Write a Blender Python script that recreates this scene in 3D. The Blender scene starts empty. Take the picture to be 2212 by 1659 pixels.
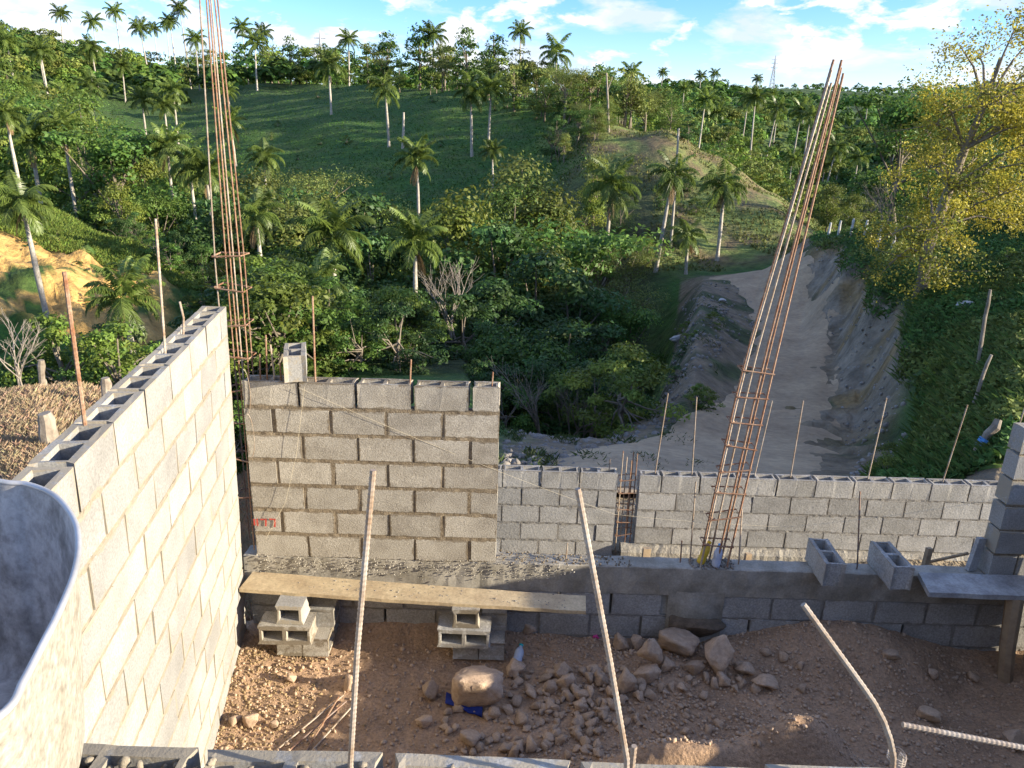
import bpy, math, random
import numpy as np
from mathutils import Vector, Matrix, Euler, noise as mnoise

random.seed(7); rng = np.random.default_rng(7)
S = bpy.context.scene
C = S.collection
R_ = math.radians

# ------------------------------------------------------------------ camera
# metres, camera at the origin, X right along the front wall, Y away, Z up
FPX, HOR = 1600.0, 308.0                       # focal length / horizon row for a 2212 x 1659 picture
ROLL = math.atan(.03); PITCH = math.atan((830 - HOR) / FPX)
_f = np.array([0, math.cos(PITCH), -math.sin(PITCH)]); _r = np.array([1., 0, 0]); _u = np.cross(_r, _f)
AXR = math.cos(ROLL) * _r + math.sin(ROLL) * _u
AXU = -math.sin(ROLL) * _r + math.cos(ROLL) * _u
AXF = _f
def ray(u, v): return AXF * FPX + AXR * (u - 1106) - AXU * (v - 830)
def atY(u, v, y): d = ray(u, v); return Vector(d * (y / d[1]))
def atZ(u, v, z): d = ray(u, v); return Vector(d * (z / d[2]))
cam = bpy.data.cameras.new('camera'); camo = bpy.data.objects.new('camera', cam); C.objects.link(camo)
cam.sensor_width = 36; cam.sensor_fit = 'HORIZONTAL'; cam.lens = FPX / 2212 * 36
cam.clip_start = .05; cam.clip_end = 9000
mw = Matrix.Identity(4)
for i, ax in enumerate((AXR, AXU, -AXF)):
    for j in range(3): mw[j][i] = ax[j]
camo.matrix_world = mw
S.camera = camo

# ------------------------------------------------------------------ sky, sun, exposure
SUN_EL, SUN_AZ = R_(14), R_(13)              # azimuth: degrees behind the +X axis
SUN = Vector((math.cos(SUN_EL) * math.cos(SUN_AZ), -math.cos(SUN_EL) * math.sin(SUN_AZ), math.sin(SUN_EL)))
W = bpy.data.worlds.new('World'); S.world = W; W.use_nodes = True
nt = W.node_tree; nt.nodes.clear()
def wn(t, **k):
    n = nt.nodes.new(t)
    for a, b in k.items(): setattr(n, a, b)
    return n
sky = wn('ShaderNodeTexSky', sky_type='NISHITA', sun_disc=False, sun_elevation=SUN_EL, sun_rotation=R_(103))
sky.air_density = 1.0; sky.dust_density = .25; sky.ozone_density = 3.0
bg = wn('ShaderNodeBackground'); bg.inputs['Strength'].default_value = .14
out = wn('ShaderNodeOutputWorld')
tc = wn('ShaderNodeTexCoord')
def cloud(scale, zs, lo, hi, off, det=9):
    mp = wn('ShaderNodeMapping'); mp.inputs['Scale'].default_value = (1, 1, zs); mp.inputs['Location'].default_value = off
    nz = wn('ShaderNodeTexNoise'); nz.inputs['Scale'].default_value = scale; nz.inputs['Detail'].default_value = det
    nz.inputs['Roughness'].default_value = .58; nz.inputs['Distortion'].default_value = .25
    rp = wn('ShaderNodeMapRange'); rp.inputs['From Min'].default_value = lo; rp.inputs['From Max'].default_value = hi
    nt.links.new(tc.outputs['Generated'], mp.inputs['Vector']); nt.links.new(mp.outputs['Vector'], nz.inputs['Vector'])
    nt.links.new(nz.outputs['Fac'], rp.inputs['Value'])
    return rp, nz
c1, n1 = cloud(5.2, 3.6, .50, .60, (1.3, .4, .2))
c2, n2 = cloud(12., 2.2, .535, .60, (3.1, 2.2, .8))
mx = wn('ShaderNodeMath', operation='MAXIMUM'); nt.links.new(c1.outputs[0], mx.inputs[0]); nt.links.new(c2.outputs[0], mx.inputs[1])
ml = wn('ShaderNodeMath', operation='MULTIPLY'); ml.inputs[1].default_value = .82; nt.links.new(mx.outputs[0], ml.inputs[0])
shade = wn('ShaderNodeMapRange'); shade.inputs['From Min'].default_value = .42; shade.inputs['From Max'].default_value = .62
nt.links.new(n2.outputs['Fac'], shade.inputs['Value'])
ccol = wn('ShaderNodeMix', data_type='RGBA'); nt.links.new(shade.outputs[0], ccol.inputs['Factor'])
ccol.inputs['A'].default_value = (2.1, 2.3, 2.7, 1); ccol.inputs['B'].default_value = (3.1, 3.0, 2.9, 1)
mixc = wn('ShaderNodeMix', data_type='RGBA')
sat = wn('ShaderNodeHueSaturation'); sat.inputs['Saturation'].default_value = 1.36
tnt = wn('ShaderNodeMix', data_type='RGBA', blend_type='MULTIPLY'); tnt.inputs['Factor'].default_value = 1; tnt.inputs['B'].default_value = (.92, .80, .90, 1)
nt.links.new(sky.outputs[0], tnt.inputs['A']); nt.links.new(tnt.outputs['Result'], sat.inputs['Color'])
nt.links.new(ml.outputs[0], mixc.inputs['Factor']); nt.links.new(sat.outputs[0], mixc.inputs['A']); nt.links.new(ccol.outputs['Result'], mixc.inputs['B'])
nt.links.new(mixc.outputs['Result'], bg.inputs['Color']); nt.links.new(bg.outputs[0], out.inputs[0])
sl = bpy.data.lights.new('sun', 'SUN'); sl.energy = 4.2; sl.angle = R_(.5); sl.color = (1.0, .90, .72)
so = bpy.data.objects.new('sun', sl); C.objects.link(so); so.rotation_euler = SUN.to_track_quat('Z', 'Y').to_euler()
S.view_settings.view_transform = 'Standard'; S.view_settings.look = 'None'; S.view_settings.gamma = 1
S.view_settings.exposure = 1.6
S.render.engine = 'CYCLES'
S.cycles.use_denoising = True
S.cycles.max_bounces = 6; S.cycles.diffuse_bounces = 4; S.cycles.glossy_bounces = 2; S.cycles.transmission_bounces = 4; S.cycles.transparent_max_bounces = 8
S.cycles.caustics_reflective = False; S.cycles.caustics_refractive = False

# ------------------------------------------------------------------ materials
def mat(name, col, rough=.85, col2=None, scale=8., detail=6., bump=0., bscale=None, bdist=.01, rnd=0., attr=None,
        trans=0., metal=0., spec=.3, fine=None, lo=.35, hi=.65, coords='Object', smear=None):
    m = bpy.data.materials.new(name); m.use_nodes = True
    t = m.node_tree; b = t.nodes['Principled BSDF']; o = t.nodes['Material Output']
    N = t.nodes.new; L = t.links.new
    b.inputs['Roughness'].default_value = rough; b.inputs['Metallic'].default_value = metal
    b.inputs['Specular IOR Level'].default_value = spec
    tcn = N('ShaderNodeTexCoord'); oi = N('ShaderNodeObjectInfo')
    vec = tcn.outputs[coords]
    if rnd or coords == 'Object':
        ad = N('ShaderNodeVectorMath'); ad.operation = 'ADD'; mu = N('ShaderNodeVectorMath'); mu.operation = 'SCALE'
        cb = N('ShaderNodeCombineXYZ')
        for k in range(3): L(oi.outputs['Random'], cb.inputs[k])
        L(cb.outputs[0], mu.inputs[0]); mu.inputs['Scale'].default_value = 37.
        L(tcn.outputs[coords], ad.inputs[0]); L(mu.outputs[0], ad.inputs[1]); vec = ad.outputs[0]
    if attr:
        at = N('ShaderNodeAttribute'); at.attribute_name = attr; base = at.outputs['Color']
    else:
        rgb = N('ShaderNodeRGB'); rgb.outputs[0].default_value = (*col, 1); base = rgb.outputs[0]
    def noise(sc, de, ro=.6):
        n = N('ShaderNodeTexNoise'); n.inputs['Scale'].default_value = sc; n.inputs['Detail'].default_value = de
        n.inputs['Roughness'].default_value = ro; L(vec, n.inputs['Vector']); return n
    if col2:
        n = noise(scale, detail); r = N('ShaderNodeMapRange'); r.inputs['From Min'].default_value = lo; r.inputs['From Max'].default_value = hi
        L(n.outputs['Fac'], r.inputs['Value'])
        mxn = N('ShaderNodeMix'); mxn.data_type = 'RGBA'; L(r.outputs[0], mxn.inputs['Factor']); L(base, mxn.inputs['A'])
        mxn.inputs['B'].default_value = (*col2, 1)
        base = mxn.outputs['Result']
    if fine:                                   # (scale, amount): speckle
        n = noise(fine[0], 3, .7); r = N('ShaderNodeMapRange'); r.inputs['From Min'].default_value = .3; r.inputs['From Max'].default_value = .7
        r.inputs['To Min'].default_value = 1 - fine[1]; r.inputs['To Max'].default_value = 1 + fine[1]
        L(n.outputs['Fac'], r.inputs['Value'])
        mxn = N('ShaderNodeVectorMath'); mxn.operation = 'SCALE'; L(base, mxn.inputs[0]); L(r.outputs[0], mxn.inputs['Scale'])
        base = mxn.outputs[0]
    if smear:                                  # mortar smeared over the arrises of a block: (colour, width)
        sp = N('ShaderNodeSeparateXYZ'); L(tcn.outputs['Object'], sp.inputs[0])
        def mth(op, a, b=None):
            n = N('ShaderNodeMath'); n.operation = op
            for k, q in enumerate((a, b)):
                if q is None: continue
                if isinstance(q, (int, float)): n.inputs[k].default_value = q
                else: L(q, n.inputs[k])
            return n.outputs[0]
        dx = mth('SUBTRACT', .195, mth('ABSOLUTE', sp.outputs[0])); dz = mth('MINIMUM', sp.outputs[2], mth('SUBTRACT', .19, sp.outputs[2]))
        dd = mth('MINIMUM', dx, dz); ns = noise(26., 4, .6); n3 = noise(7., 2, .5)
        wv = mth('MULTIPLY', mth('SUBTRACT', ns.outputs['Fac'], .36), smear[1] * 6); wv = mth('ADD', wv, mth('MULTIPLY', mth('SUBTRACT', n3.outputs['Fac'], .5), smear[1] * 5))
        r = N('ShaderNodeMapRange'); L(mth('SUBTRACT', wv, dd), r.inputs['Value']); r.inputs['From Min'].default_value = -.002; r.inputs['From Max'].default_value = .005
        r.inputs['To Max'].default_value = .85
        mxn = N('ShaderNodeMix'); mxn.data_type = 'RGBA'; L(r.outputs[0], mxn.inputs['Factor']); L(base, mxn.inputs['A']); mxn.inputs['B'].default_value = (*smear[0], 1)
        base = mxn.outputs['Result']
    if rnd:
        r = N('ShaderNodeMapRange'); r.inputs['To Min'].default_value = 1 - rnd; r.inputs['To Max'].default_value = 1 + rnd
        L(oi.outputs['Random'], r.inputs['Value'])
        mxn = N('ShaderNodeVectorMath'); mxn.operation = 'SCALE'; L(base, mxn.inputs[0]); L(r.outputs[0], mxn.inputs['Scale'])
        base = mxn.outputs[0]
    L(base, b.inputs['Base Color'])
    if bump:
        n = noise(bscale or scale * 3, 6, .65); bp = N('ShaderNodeBump'); bp.inputs['Strength'].default_value = bump; bp.inputs['Distance'].default_value = bdist
        L(n.outputs['Fac'], bp.inputs['Height']); L(bp.outputs[0], b.inputs['Normal'])
    if trans:
        tr = N('ShaderNodeBsdfTranslucent'); L(base, tr.inputs['Color']); ms = N('ShaderNodeMixShader'); ms.inputs[0].default_value = trans
        L(b.outputs[0], ms.inputs[1]); L(tr.outputs[0], ms.inputs[2]); L(ms.outputs[0], o.inputs[0])
    return m

M = {}
M['block'] = mat('block', (.37, .335, .275), .93, (.245, .215, .17), 4.5, 7, lo=.42, hi=.72, bump=.6, bscale=100., bdist=.008, rnd=.10, fine=(115., .36), smear=((.17, .135, .09), .008))
M['block_pale'] = mat('block_pale', (.315, .303, .277), .93, (.25, .238, .215), 3.5, 6, bump=.5, bscale=80., bdist=.005, rnd=.14, fine=(95., .24), smear=((.31, .265, .195), .010))
M['block_smooth'] = mat('block_smooth', (.38, .36, .325), .92, (.28, .265, .235), 3.5, 7, bump=.5, bscale=50., bdist=.008, rnd=.13, fine=(70., .3), smear=((.24, .215, .18), .009))
M['mortar'] = mat('mortar', (.25, .20, .135), .95, (.15, .115, .075), 14., 6, bump=.8, bscale=70., bdist=.012, fine=(90., .3))
M['mortar_pale'] = mat('mortar_pale', (.31, .265, .195), .95, (.23, .19, .135), 12., 6, bump=.7, bscale=60., bdist=.008, fine=(80., .2))
M['mortar_grey'] = mat('mortar_grey', (.27, .25, .22), .95, (.17, .155, .13), 12., 6, bump=.8, bscale=60., bdist=.01, fine=(80., .25))
M['beam'] = mat('beam', (.38, .345, .285), .9, (.225, .20, .155), 4., 9, lo=.38, hi=.62, bump=.35, bscale=26., bdist=.006, fine=(60., .18))
M['footing'] = mat('footing', (.36, .325, .26), .95, (.25, .22, .175), 9., 6, bump=.7, bscale=40., bdist=.02, fine=(60., .25))
M['plank'] = mat('plank', (.52, .41, .25), .85, (.40, .30, .18), 6., 7, bump=.4, bscale=40., bdist=.004, fine=(50., .2))
M['plank_grey'] = mat('plank_grey', (.42, .41, .39), .9, (.24, .23, .22), 5., 7, bump=.4, bscale=40., bdist=.004, fine=(50., .2))
M['wood'] = mat('wood', (.36, .27, .17), .9, (.24, .17, .11), 12., 6, bump=.4, bscale=50., bdist=.004)
M['rebar_rust'] = mat('rebar_rust', (.22, .095, .045), .75, (.30, .20, .13), 20., 5, fine=(120., .3), spec=.35, rnd=.15)
M['rebar_grey'] = mat('rebar_grey', (.40, .34, .27), .55, (.26, .17, .10), 14., 5, fine=(120., .2), spec=.4, rnd=.15)
M['rebar_bright'] = mat('rebar_bright', (.36, .32, .27), .5, (.25, .17, .11), 10., 5, fine=(120., .15), spec=.5, rnd=.1)
M['wire'] = mat('wire', (.20, .17, .15), .6, (.27, .14, .08), 18., 4)
M['soil'] = mat('soil', (.47, .305, .185), .97, (.31, .20, .12), 2.6, 9, bump=1., bscale=26., bdist=.03, fine=(45., .3))
M['stone_dark'] = mat('stone_dark', (.17, .125, .085), .95, (.10, .075, .05), 5., 7, bump=.6, bscale=22., bdist=.02, fine=(60., .18))
M['stone'] = mat('stone', (.56, .405, .275), .95, (.43, .30, .20), 5., 7, bump=.6, bscale=22., bdist=.02, fine=(60., .18), rnd=.14)
M['stone_grey'] = mat('stone_grey', (.33, .30, .26), .95, (.22, .19, .155), 3., 7, bump=.6, bscale=12., bdist=.03, rnd=.2)
M['tub_out'] = mat('tub_out', (.33, .305, .25), .8, (.25, .21, .155), 14., 9, lo=.5, hi=.7, fine=(60., .35), bump=.25, bscale=50., bdist=.003)
M['tub_in'] = mat('tub_in', (.40, .38, .36), .75, (.20, .185, .17), 11., 10, lo=.42, hi=.66, fine=(40., .3), bump=.2, bscale=30., bdist=.003)
M['tub_rim'] = mat('tub_rim', (.52, .51, .50), .45, (.38, .37, .36), 8., 5, metal=.3)
M['steel_dark'] = mat('steel_dark', (.10, .09, .09), .6, (.18, .10, .06), 9., 5)
M['rubber'] = mat('rubber', (.03, .03, .03), .8, (.06, .05, .045), 9., 5)
M['terrain'] = mat('terrain', (.1, .1, .1), .97, attr='zone', fine=(1.3, .42), bump=.9, bscale=.9, bdist=.5, coords='Generated')
M['road'] = mat('road', (.44, .325, .20), .97, (.31, .225, .14), .55, 9, bump=.5, bscale=6., bdist=.05, fine=(5., .2))
M['leaf'] = mat('leaf', (.1, .1, .1), .55, attr='tint', trans=.42, rnd=.28, spec=.35)
M['leaf_far'] = mat('leaf_far', (.1, .1, .1), .7, attr='tint', trans=.22, rnd=.0, spec=.2)
M['frond'] = mat('frond', (.19, .25, .05), .42, (.12, .175, .038), 1.2, 4, trans=.45, rnd=.3, spec=.45)
M['frond_dry'] = mat('frond_dry', (.24, .165, .08), .8, (.17, .11, .055), 3., 4, trans=.15, rnd=.2)
M['shaft'] = mat('shaft', (.13, .20, .05), .45, (.09, .15, .035), 2., 4)
M['palm_trunk'] = mat('palm_trunk', (.44, .40, .335), .85, (.29, .25, .20), 3., 7, bump=.4, bscale=9., bdist=.03, fine=(11., .18), rnd=.12)
M['bark'] = mat('bark', (.23, .19, .14), .9, (.13, .105, .075), 4., 7, bump=.7, bscale=14., bdist=.03, rnd=.25)
M['bark_pale'] = mat('bark_pale', (.36, .31, .25), .9, (.22, .18, .14), 4., 7, bump=.6, bscale=14., bdist=.03)
M['post'] = mat('post', (.30, .255, .195), .9, (.17, .135, .10), 7., 7, bump=.6, bscale=20., bdist=.01, rnd=.2)
M['blue_paint'] = mat('blue_paint', (.08, .25, .55), .6, (.12, .3, .58), 9., 4)
M['white_lime'] = mat('white_lime', (.55, .54, .50), .9, (.40, .38, .35), 7., 5)
M['grass'] = mat('grass', (.1, .1, .1), .7, attr='tint', trans=.25, spec=.2)
M['string'] = mat('string', (.62, .54, .38), .8, (.52, .44, .30), 30., 3)
M['red_paint'] = mat('red_paint', (.50, .06, .04), .8, (.36, .07, .05), 60., 4)
M['bottle_clear'] = mat('bottle_clear', (.62, .68, .78), .2, (.50, .57, .70), 25., 4, trans=.35, spec=.6)
M['bottle_yellow'] = mat('bottle_yellow', (.72, .50, .04), .3, (.62, .40, .03), 20., 4, trans=.2, spec=.5)
M['cap_teal'] = mat('cap_teal', (.02, .34, .34), .4, (.02, .28, .30), 30., 3)
M['cap_blue'] = mat('cap_blue', (.03, .30, .62), .4, (.03, .25, .55), 30., 3)
M['cap_yellow'] = mat('cap_yellow', (.80, .50, .02), .4, (.7, .42, .02), 30., 3)
M['cloth_blue'] = mat('cloth_blue', (.015, .03, .16), .9, (.02, .04, .22), 25., 5, bump=.5, bscale=80., bdist=.004)
M['pink'] = mat('pink', (.65, .07, .28), .6, (.5, .05, .2), 30., 3)
M['pylon'] = mat('pylon', (.55, .56, .57), .6, (.45, .46, .47), 3., 3, metal=.2)

# ------------------------------------------------------------------ mesh helpers
def mesh_np(name, V, F, m, smooth=False, tint=None, attr='tint'):
    me = bpy.data.meshes.new(name)
    V = np.asarray(V, np.float32).reshape(-1, 3); F = np.asarray(F, np.int32); k = F.shape[1]; n = len(F)
    me.vertices.add(len(V)); me.vertices.foreach_set('co', V.ravel())
    me.loops.add(n * k); me.loops.foreach_set('vertex_index', F.ravel())
    me.polygons.add(n); me.polygons.foreach_set('loop_start', np.arange(0, n * k, k, dtype=np.int32))
    me.polygons.foreach_set('loop_total', np.full(n, k, np.int32))
    if smooth: me.polygons.foreach_set('use_smooth', np.ones(n, bool))
    if tint is not None:
        a = me.color_attributes.new(attr, 'FLOAT_COLOR', 'POINT')
        c = np.ones((len(V), 4), np.float32); c[:, :3] = tint; a.data.foreach_set('color', c.ravel())
    me.update(calc_edges=True); me.validate()
    if m: me.materials.append(M[m])
    return me
def mesh_py(name, V, F, m, smooth=False):
    me = bpy.data.meshes.new(name); me.from_pydata([tuple(v) for v in V], [], F)
    if smooth:
        for p in me.polygons: p.use_smooth = True
    me.update()
    if m: me.materials.append(M[m])
    return me
class MB:
    def __init__(s): s.V = []; s.F = []
    def add(s, V, F):
        o = len(s.V); s.V += [tuple(v) for v in V]; s.F += [tuple(i + o for i in f) for f in F]
    def box(s, x0, x1, y0, y1, z0, z1, j=0):
        q = [(x, y, z) for z in (z0, z1) for y in (y0, y1) for x in (x0, x1)]
        if j: q = [tuple(c + random.uniform(-j, j) for c in p) for p in q]
        s.add(q, [(0, 2, 3, 1), (4, 5, 7, 6), (0, 1, 5, 4), (2, 6, 7, 3), (0, 4, 6, 2), (1, 3, 7, 5)])
    def tube(s, pts, rad, n=8, cap=True):
        pts = [Vector(p) for p in pts]; rings = []; prev = None
        for i, p in enumerate(pts):
            d = (pts[min(i + 1, len(pts) - 1)] - pts[max(i - 1, 0)]).normalized()
            if prev is None:
                a = Vector((0, 0, 1)) if abs(d.z) < .9 else Vector((1, 0, 0)); e1 = d.cross(a).normalized()
            else:
                e1 = (prev - d * prev.dot(d)).normalized()
            prev = e1; e2 = d.cross(e1); r = rad[i] if hasattr(rad, '__len__') else rad
            rings.append([p + (e1 * math.cos(2 * math.pi * k / n) + e2 * math.sin(2 * math.pi * k / n)) * r for k in range(n)])
        V = [v for g in rings for v in g]; F = []
        for i in range(len(rings) - 1):
            for k in range(n):
                F.append((i * n + k, i * n + (k + 1) % n, (i + 1) * n + (k + 1) % n, (i + 1) * n + k))
        if cap: F += [tuple(range(n - 1, -1, -1)), tuple((len(rings) - 1) * n + k for k in range(n))]
        s.add(V, F)
    def rebar(s, pts, r=.006, pitch=.02, n=6):
        # ribbed bar along a polyline
        P = [Vector(p) for p in pts]; out = []; rr = []; acc = 0
        for a, b in zip(P, P[1:]):
            L = (b - a).length; k = max(2, int(L / pitch * 2))
            for i in range(k):
                out.append(a.lerp(b, i / k)); rr.append(r if (acc + i) % 2 else r * 1.16)
            acc += k
        out.append(P[-1]); rr.append(r); s.tube(out, rr, n)
    def mesh(s, name, m, smooth=False): return mesh_py(name, s.V, s.F, m, smooth)

def link(name, me, parent=None, loc=(0, 0, 0), rot=(0, 0, 0), sc=None):
    o = bpy.data.objects.new(name, me); C.objects.link(o)
    if parent: o.parent = parent
    o.location = loc; o.rotation_euler = rot
    if sc is not None: o.scale = sc if hasattr(sc, '__len__') else (sc, sc, sc)
    return o
def tag(o, label, cat, group=None):
    o['label'] = label; o['category'] = cat
    if group: o['group'] = group
    return o
def thing(name, label, cat, loc=(0, 0, 0), rot=(0, 0, 0), group=None):
    return tag(link(name, None, None, loc, rot), label, cat, group)
def struct(name, me): o = link(name, me); o['kind'] = 'structure'; return o

# ------------------------------------------------------------------ terrain
COLS = [
 (-300, [(5,-3.3),(8,-3.6),(13,-4.2),(18,-5.5),(24,-6),(30,-5.5),(36,-3.2),(50,-.5),(70,-3),(110,0),(150,10),(200,24),(260,32),(400,25),(900,30)]),
 (0, [(5,-3.6),(8,-4.0),(13,-4.6),(15,-5.6),(21,-8.6),(28,-7.4),(30,-6.2),(31.5,-5.5),(35,-5.3),(36,-4.4),(38,-4.0),(50,-2.6),(60,-4.5),(75,-8),(110,-6),(150,3),(200,14),(260,26),(320,34),(400,34),(900,30)]),
 (150, [(5,-3.8),(8,-4.3),(14,-4.9),(17,-6.4),(24,-9.3),(30,-7.6),(32,-6.3),(36,-5.9),(38,-5.2),(46,-4.1),(56,-6),(75,-11),(110,-9),(150,0),(200,11),(260,23),(320,32),(400,32),(900,30)]),
 (300, [(5,-4),(8,-4.5),(14,-5.3),(19,-7.8),(28,-9.7),(34,-7.8),(41,-5.5),(50,-8),(75,-14),(110,-12),(160,-4),(220,7),(280,20),(330,28),(400,28),(900,30)]),
 (450, [(5,-4.1),(8,-5),(14,-7),(22,-10),(32,-10),(38,-7.8),(46,-9.5),(60,-16),(80,-17),(95,-14.5),(120,-10.1),(160,-3.6),(220,6),(290,17.3),(330,22),(450,22),(900,30)]),
 (600, [(5,-4.1),(8,-4.8),(14,-7),(25,-6.9),(38,-9.8),(48,-14),(60,-20),(80,-17.5),(100,-11.3),(140,-4.1),(190,5),(240,14),(290,18),(400,18),(900,30)]),
 (800, [(5,-4.1),(8,-4.6),(14,-5.6),(25,-7.0),(36,-10.0),(46,-15),(60,-20),(68,-20.2),(80,-16),(95,-9.8),(140,-.6),(195,10.8),(230,13.5),(300,13),(900,30)]),
 (1000, [(5,-4.1),(8,-4.4),(12,-5.4),(20,-6.2),(28,-8.0),(36,-10.4),(44,-15),(56,-18.5),(66,-17.5),(80,-11.8),(100,-6.2),(130,.8),(165,8.9),(200,11),(300,10),(450,14),(900,35)]),
 (1100, [(5,-4.1),(8,-4.3),(12,-5.3),(17,-6.7),(24,-10),(38,-14.5),(52,-17),(66,-14.5),(80,-9.8),(100,-4.9),(130,2.5),(150,7.4),(180,9.5),(300,8),(450,16),(900,38)]),
 (1250, [(5,-4.1),(8,-4.3),(12,-5.3),(16,-6.5),(20,-8.8),(30,-13),(45,-15.5),(58,-13),(68,-8.5),(80,-3.6),(100,2.0),(115,4.2),(150,6.2),(200,6),(300,9),(450,20),(900,42)]),
 (1400, [(5,-4.1),(8,-4.3),(12,-5.3),(16,-6.5),(19,-7.1),(26,-10),(36,-13),(46,-11.5),(56,-9.6),(65,-7.4),(80,-2.2),(95,2.1),(110,1.6),(150,-5),(200,0),(300,9),(450,24),(700,42),(1200,70)]),
 (1500, [(5,-4.1),(8,-4.4),(12,-5.4),(16,-6.5),(22,-6.8),(28,-6.9),(36,-7.1),(44,-7.2),(50,-8.1),(58,-9.1),(66,-7.3),(80,-3),(90,-1.1),(105,-2.4),(150,-9),(220,-3),(300,8),(450,24),(700,43),(1200,75)]),
 (1620, [(5,-4.1),(8,-4.5),(12,-5.5),(16,-6.6),(22,-7.5),(30,-8.1),(40,-7.9),(48,-7.3),(56,-8.3),(66,-6.9),(80,-4.3),(90,-4.8),(110,-9.5),(150,-15),(220,-9),(300,3),(450,20),(700,43),(1200,80)]),
 (1720, [(5,-4.1),(8,-4.5),(12,-5.5),(16,-6.6),(22,-7.5),(30,-8.0),(36,-7.7),(39,-7.3),(41,-5.4),(48,-5.1),(56,-6.6),(70,-7.6),(80,-7.0),(90,-8),(110,-13),(150,-18),(220,-11),(300,-1),(450,18),(700,42),(1200,84)]),
 (1800, [(5,-4.1),(8,-4.4),(12,-5.4),(16,-6.5),(22,-7.3),(28,-7.6),(31,-7.1),(33,-4.8),(38,-4.5),(46,-4.9),(56,-6.4),(70,-8),(90,-9.5),(110,-14),(150,-18),(220,-10),(300,0),(450,18),(700,43),(1200,86)]),
 (1870, [(5,-4.1),(8,-4.3),(11,-5),(14,-6),(18,-6.8),(21.5,-6.9),(23.5,-6.2),(25.5,-4.4),(29,-4.1),(36,-4.1),(46,-4.7),(70,-8),(110,-14),(150,-16),(220,-8),(300,2),(450,20),(700,45),(1200,88)]),
 (1960, [(5,-4.1),(8,-4.2),(10,-4.6),(13,-5.7),(15,-5.9),(17,-5.2),(19,-4.05),(24,-3.85),(34,-3.6),(46,-4.5),(70,-8),(110,-12),(150,-12),(220,-6),(300,3),(450,20),(700,46),(1200,92)]),
 (2080, [(5,-4.1),(8,-4.0),(10,-4.2),(12,-4.0),(15,-3.75),(22,-3.5),(34,-3),(46,-3.5),(70,-6),(110,-10),(200,-6),(450,20),(1200,95)]),
 (2212, [(5,-4.1),(8,-3.7),(10,-3.6),(14,-3.3),(22,-2.8),(34,-2.2),(46,-2.4),(70,-5),(110,-8),(450,25),(1200,100)]),
 (2600, [(5,-4.1),(8,-3.6),(12,-3.3),(22,-1.9),(34,-.5),(46,.5),(70,1),(110,1),(450,30),(1200,100)]),
]
CU = np.array([c[0] for c in COLS], float)
CA = (CU - 1106) / 1545.
LY = np.linspace(math.log(3), math.log(5000), 260)
TAB = np.array([np.interp(LY, [math.log(y) for y, z in c[1]], [z for y, z in c[1]]) for c in COLS])
def smooth_t(t): return t * t * (3 - 2 * t)
def terrain_z(x, y):
    x = np.asarray(x, float); y = np.asarray(y, float)
    az = np.arctan2(x, y); azc = np.clip(az, -.60, .765)
    r = np.hypot(x, y); a = np.tan(azc); Y = np.maximum(r * np.cos(azc), 3.0)
    i = np.clip(np.searchsorted(CA, a) - 1, 0, len(CA) - 2); t = np.clip((a - CA[i]) / (CA[i + 1] - CA[i]), 0, 1)
    ly = (np.log(Y) - LY[0]) / (LY[1] - LY[0]); k = np.clip(ly.astype(int), 0, len(LY) - 2); s = np.clip(ly - k, 0, 1)
    t = .5 * t + .5 * smooth_t(t)
    z = (TAB[i, k] * (1 - t) + TAB[i + 1, k] * t) * (1 - s) + (TAB[i, k + 1] * (1 - t) + TAB[i + 1, k + 1] * t) * s
    back = np.clip((np.abs(az) - 1.6) / 1.2, 0, 1)
    z = z * (1 - back) + (-4.2) * back
    w = np.clip(np.minimum(np.minimum(x + 2.35, 7.5 - x), 7.7 - y) / .25, 0, 1) * (y > -6)
    z = z * (1 - w) + np.minimum(z, -4.14) * w
    amp = np.clip((r - 9) / 30, 0, 1)
    z = z + amp * (.25 * np.sin(x * .31 + 1.3 * np.sin(y * .17)) + .22 * np.sin(y * .23 + 1.7 * np.sin(x * .21)))
    amp2 = np.clip((r - 120) / 300, 0, 1) * 3.
    z = z + amp2 * (np.sin(x * .021 + 2 * np.sin(y * .008)) + np.sin(y * .017 + 1.5 * np.sin(x * .013)))
    return z
def tz(x, y): return float(terrain_z(x, y))
def gpt(u, Y, v=600):                           # ground point at picture column u and distance Y
    d = ray(u, v); x = d[0] / d[1] * Y; return Vector((x, Y, tz(x, Y)))
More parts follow.
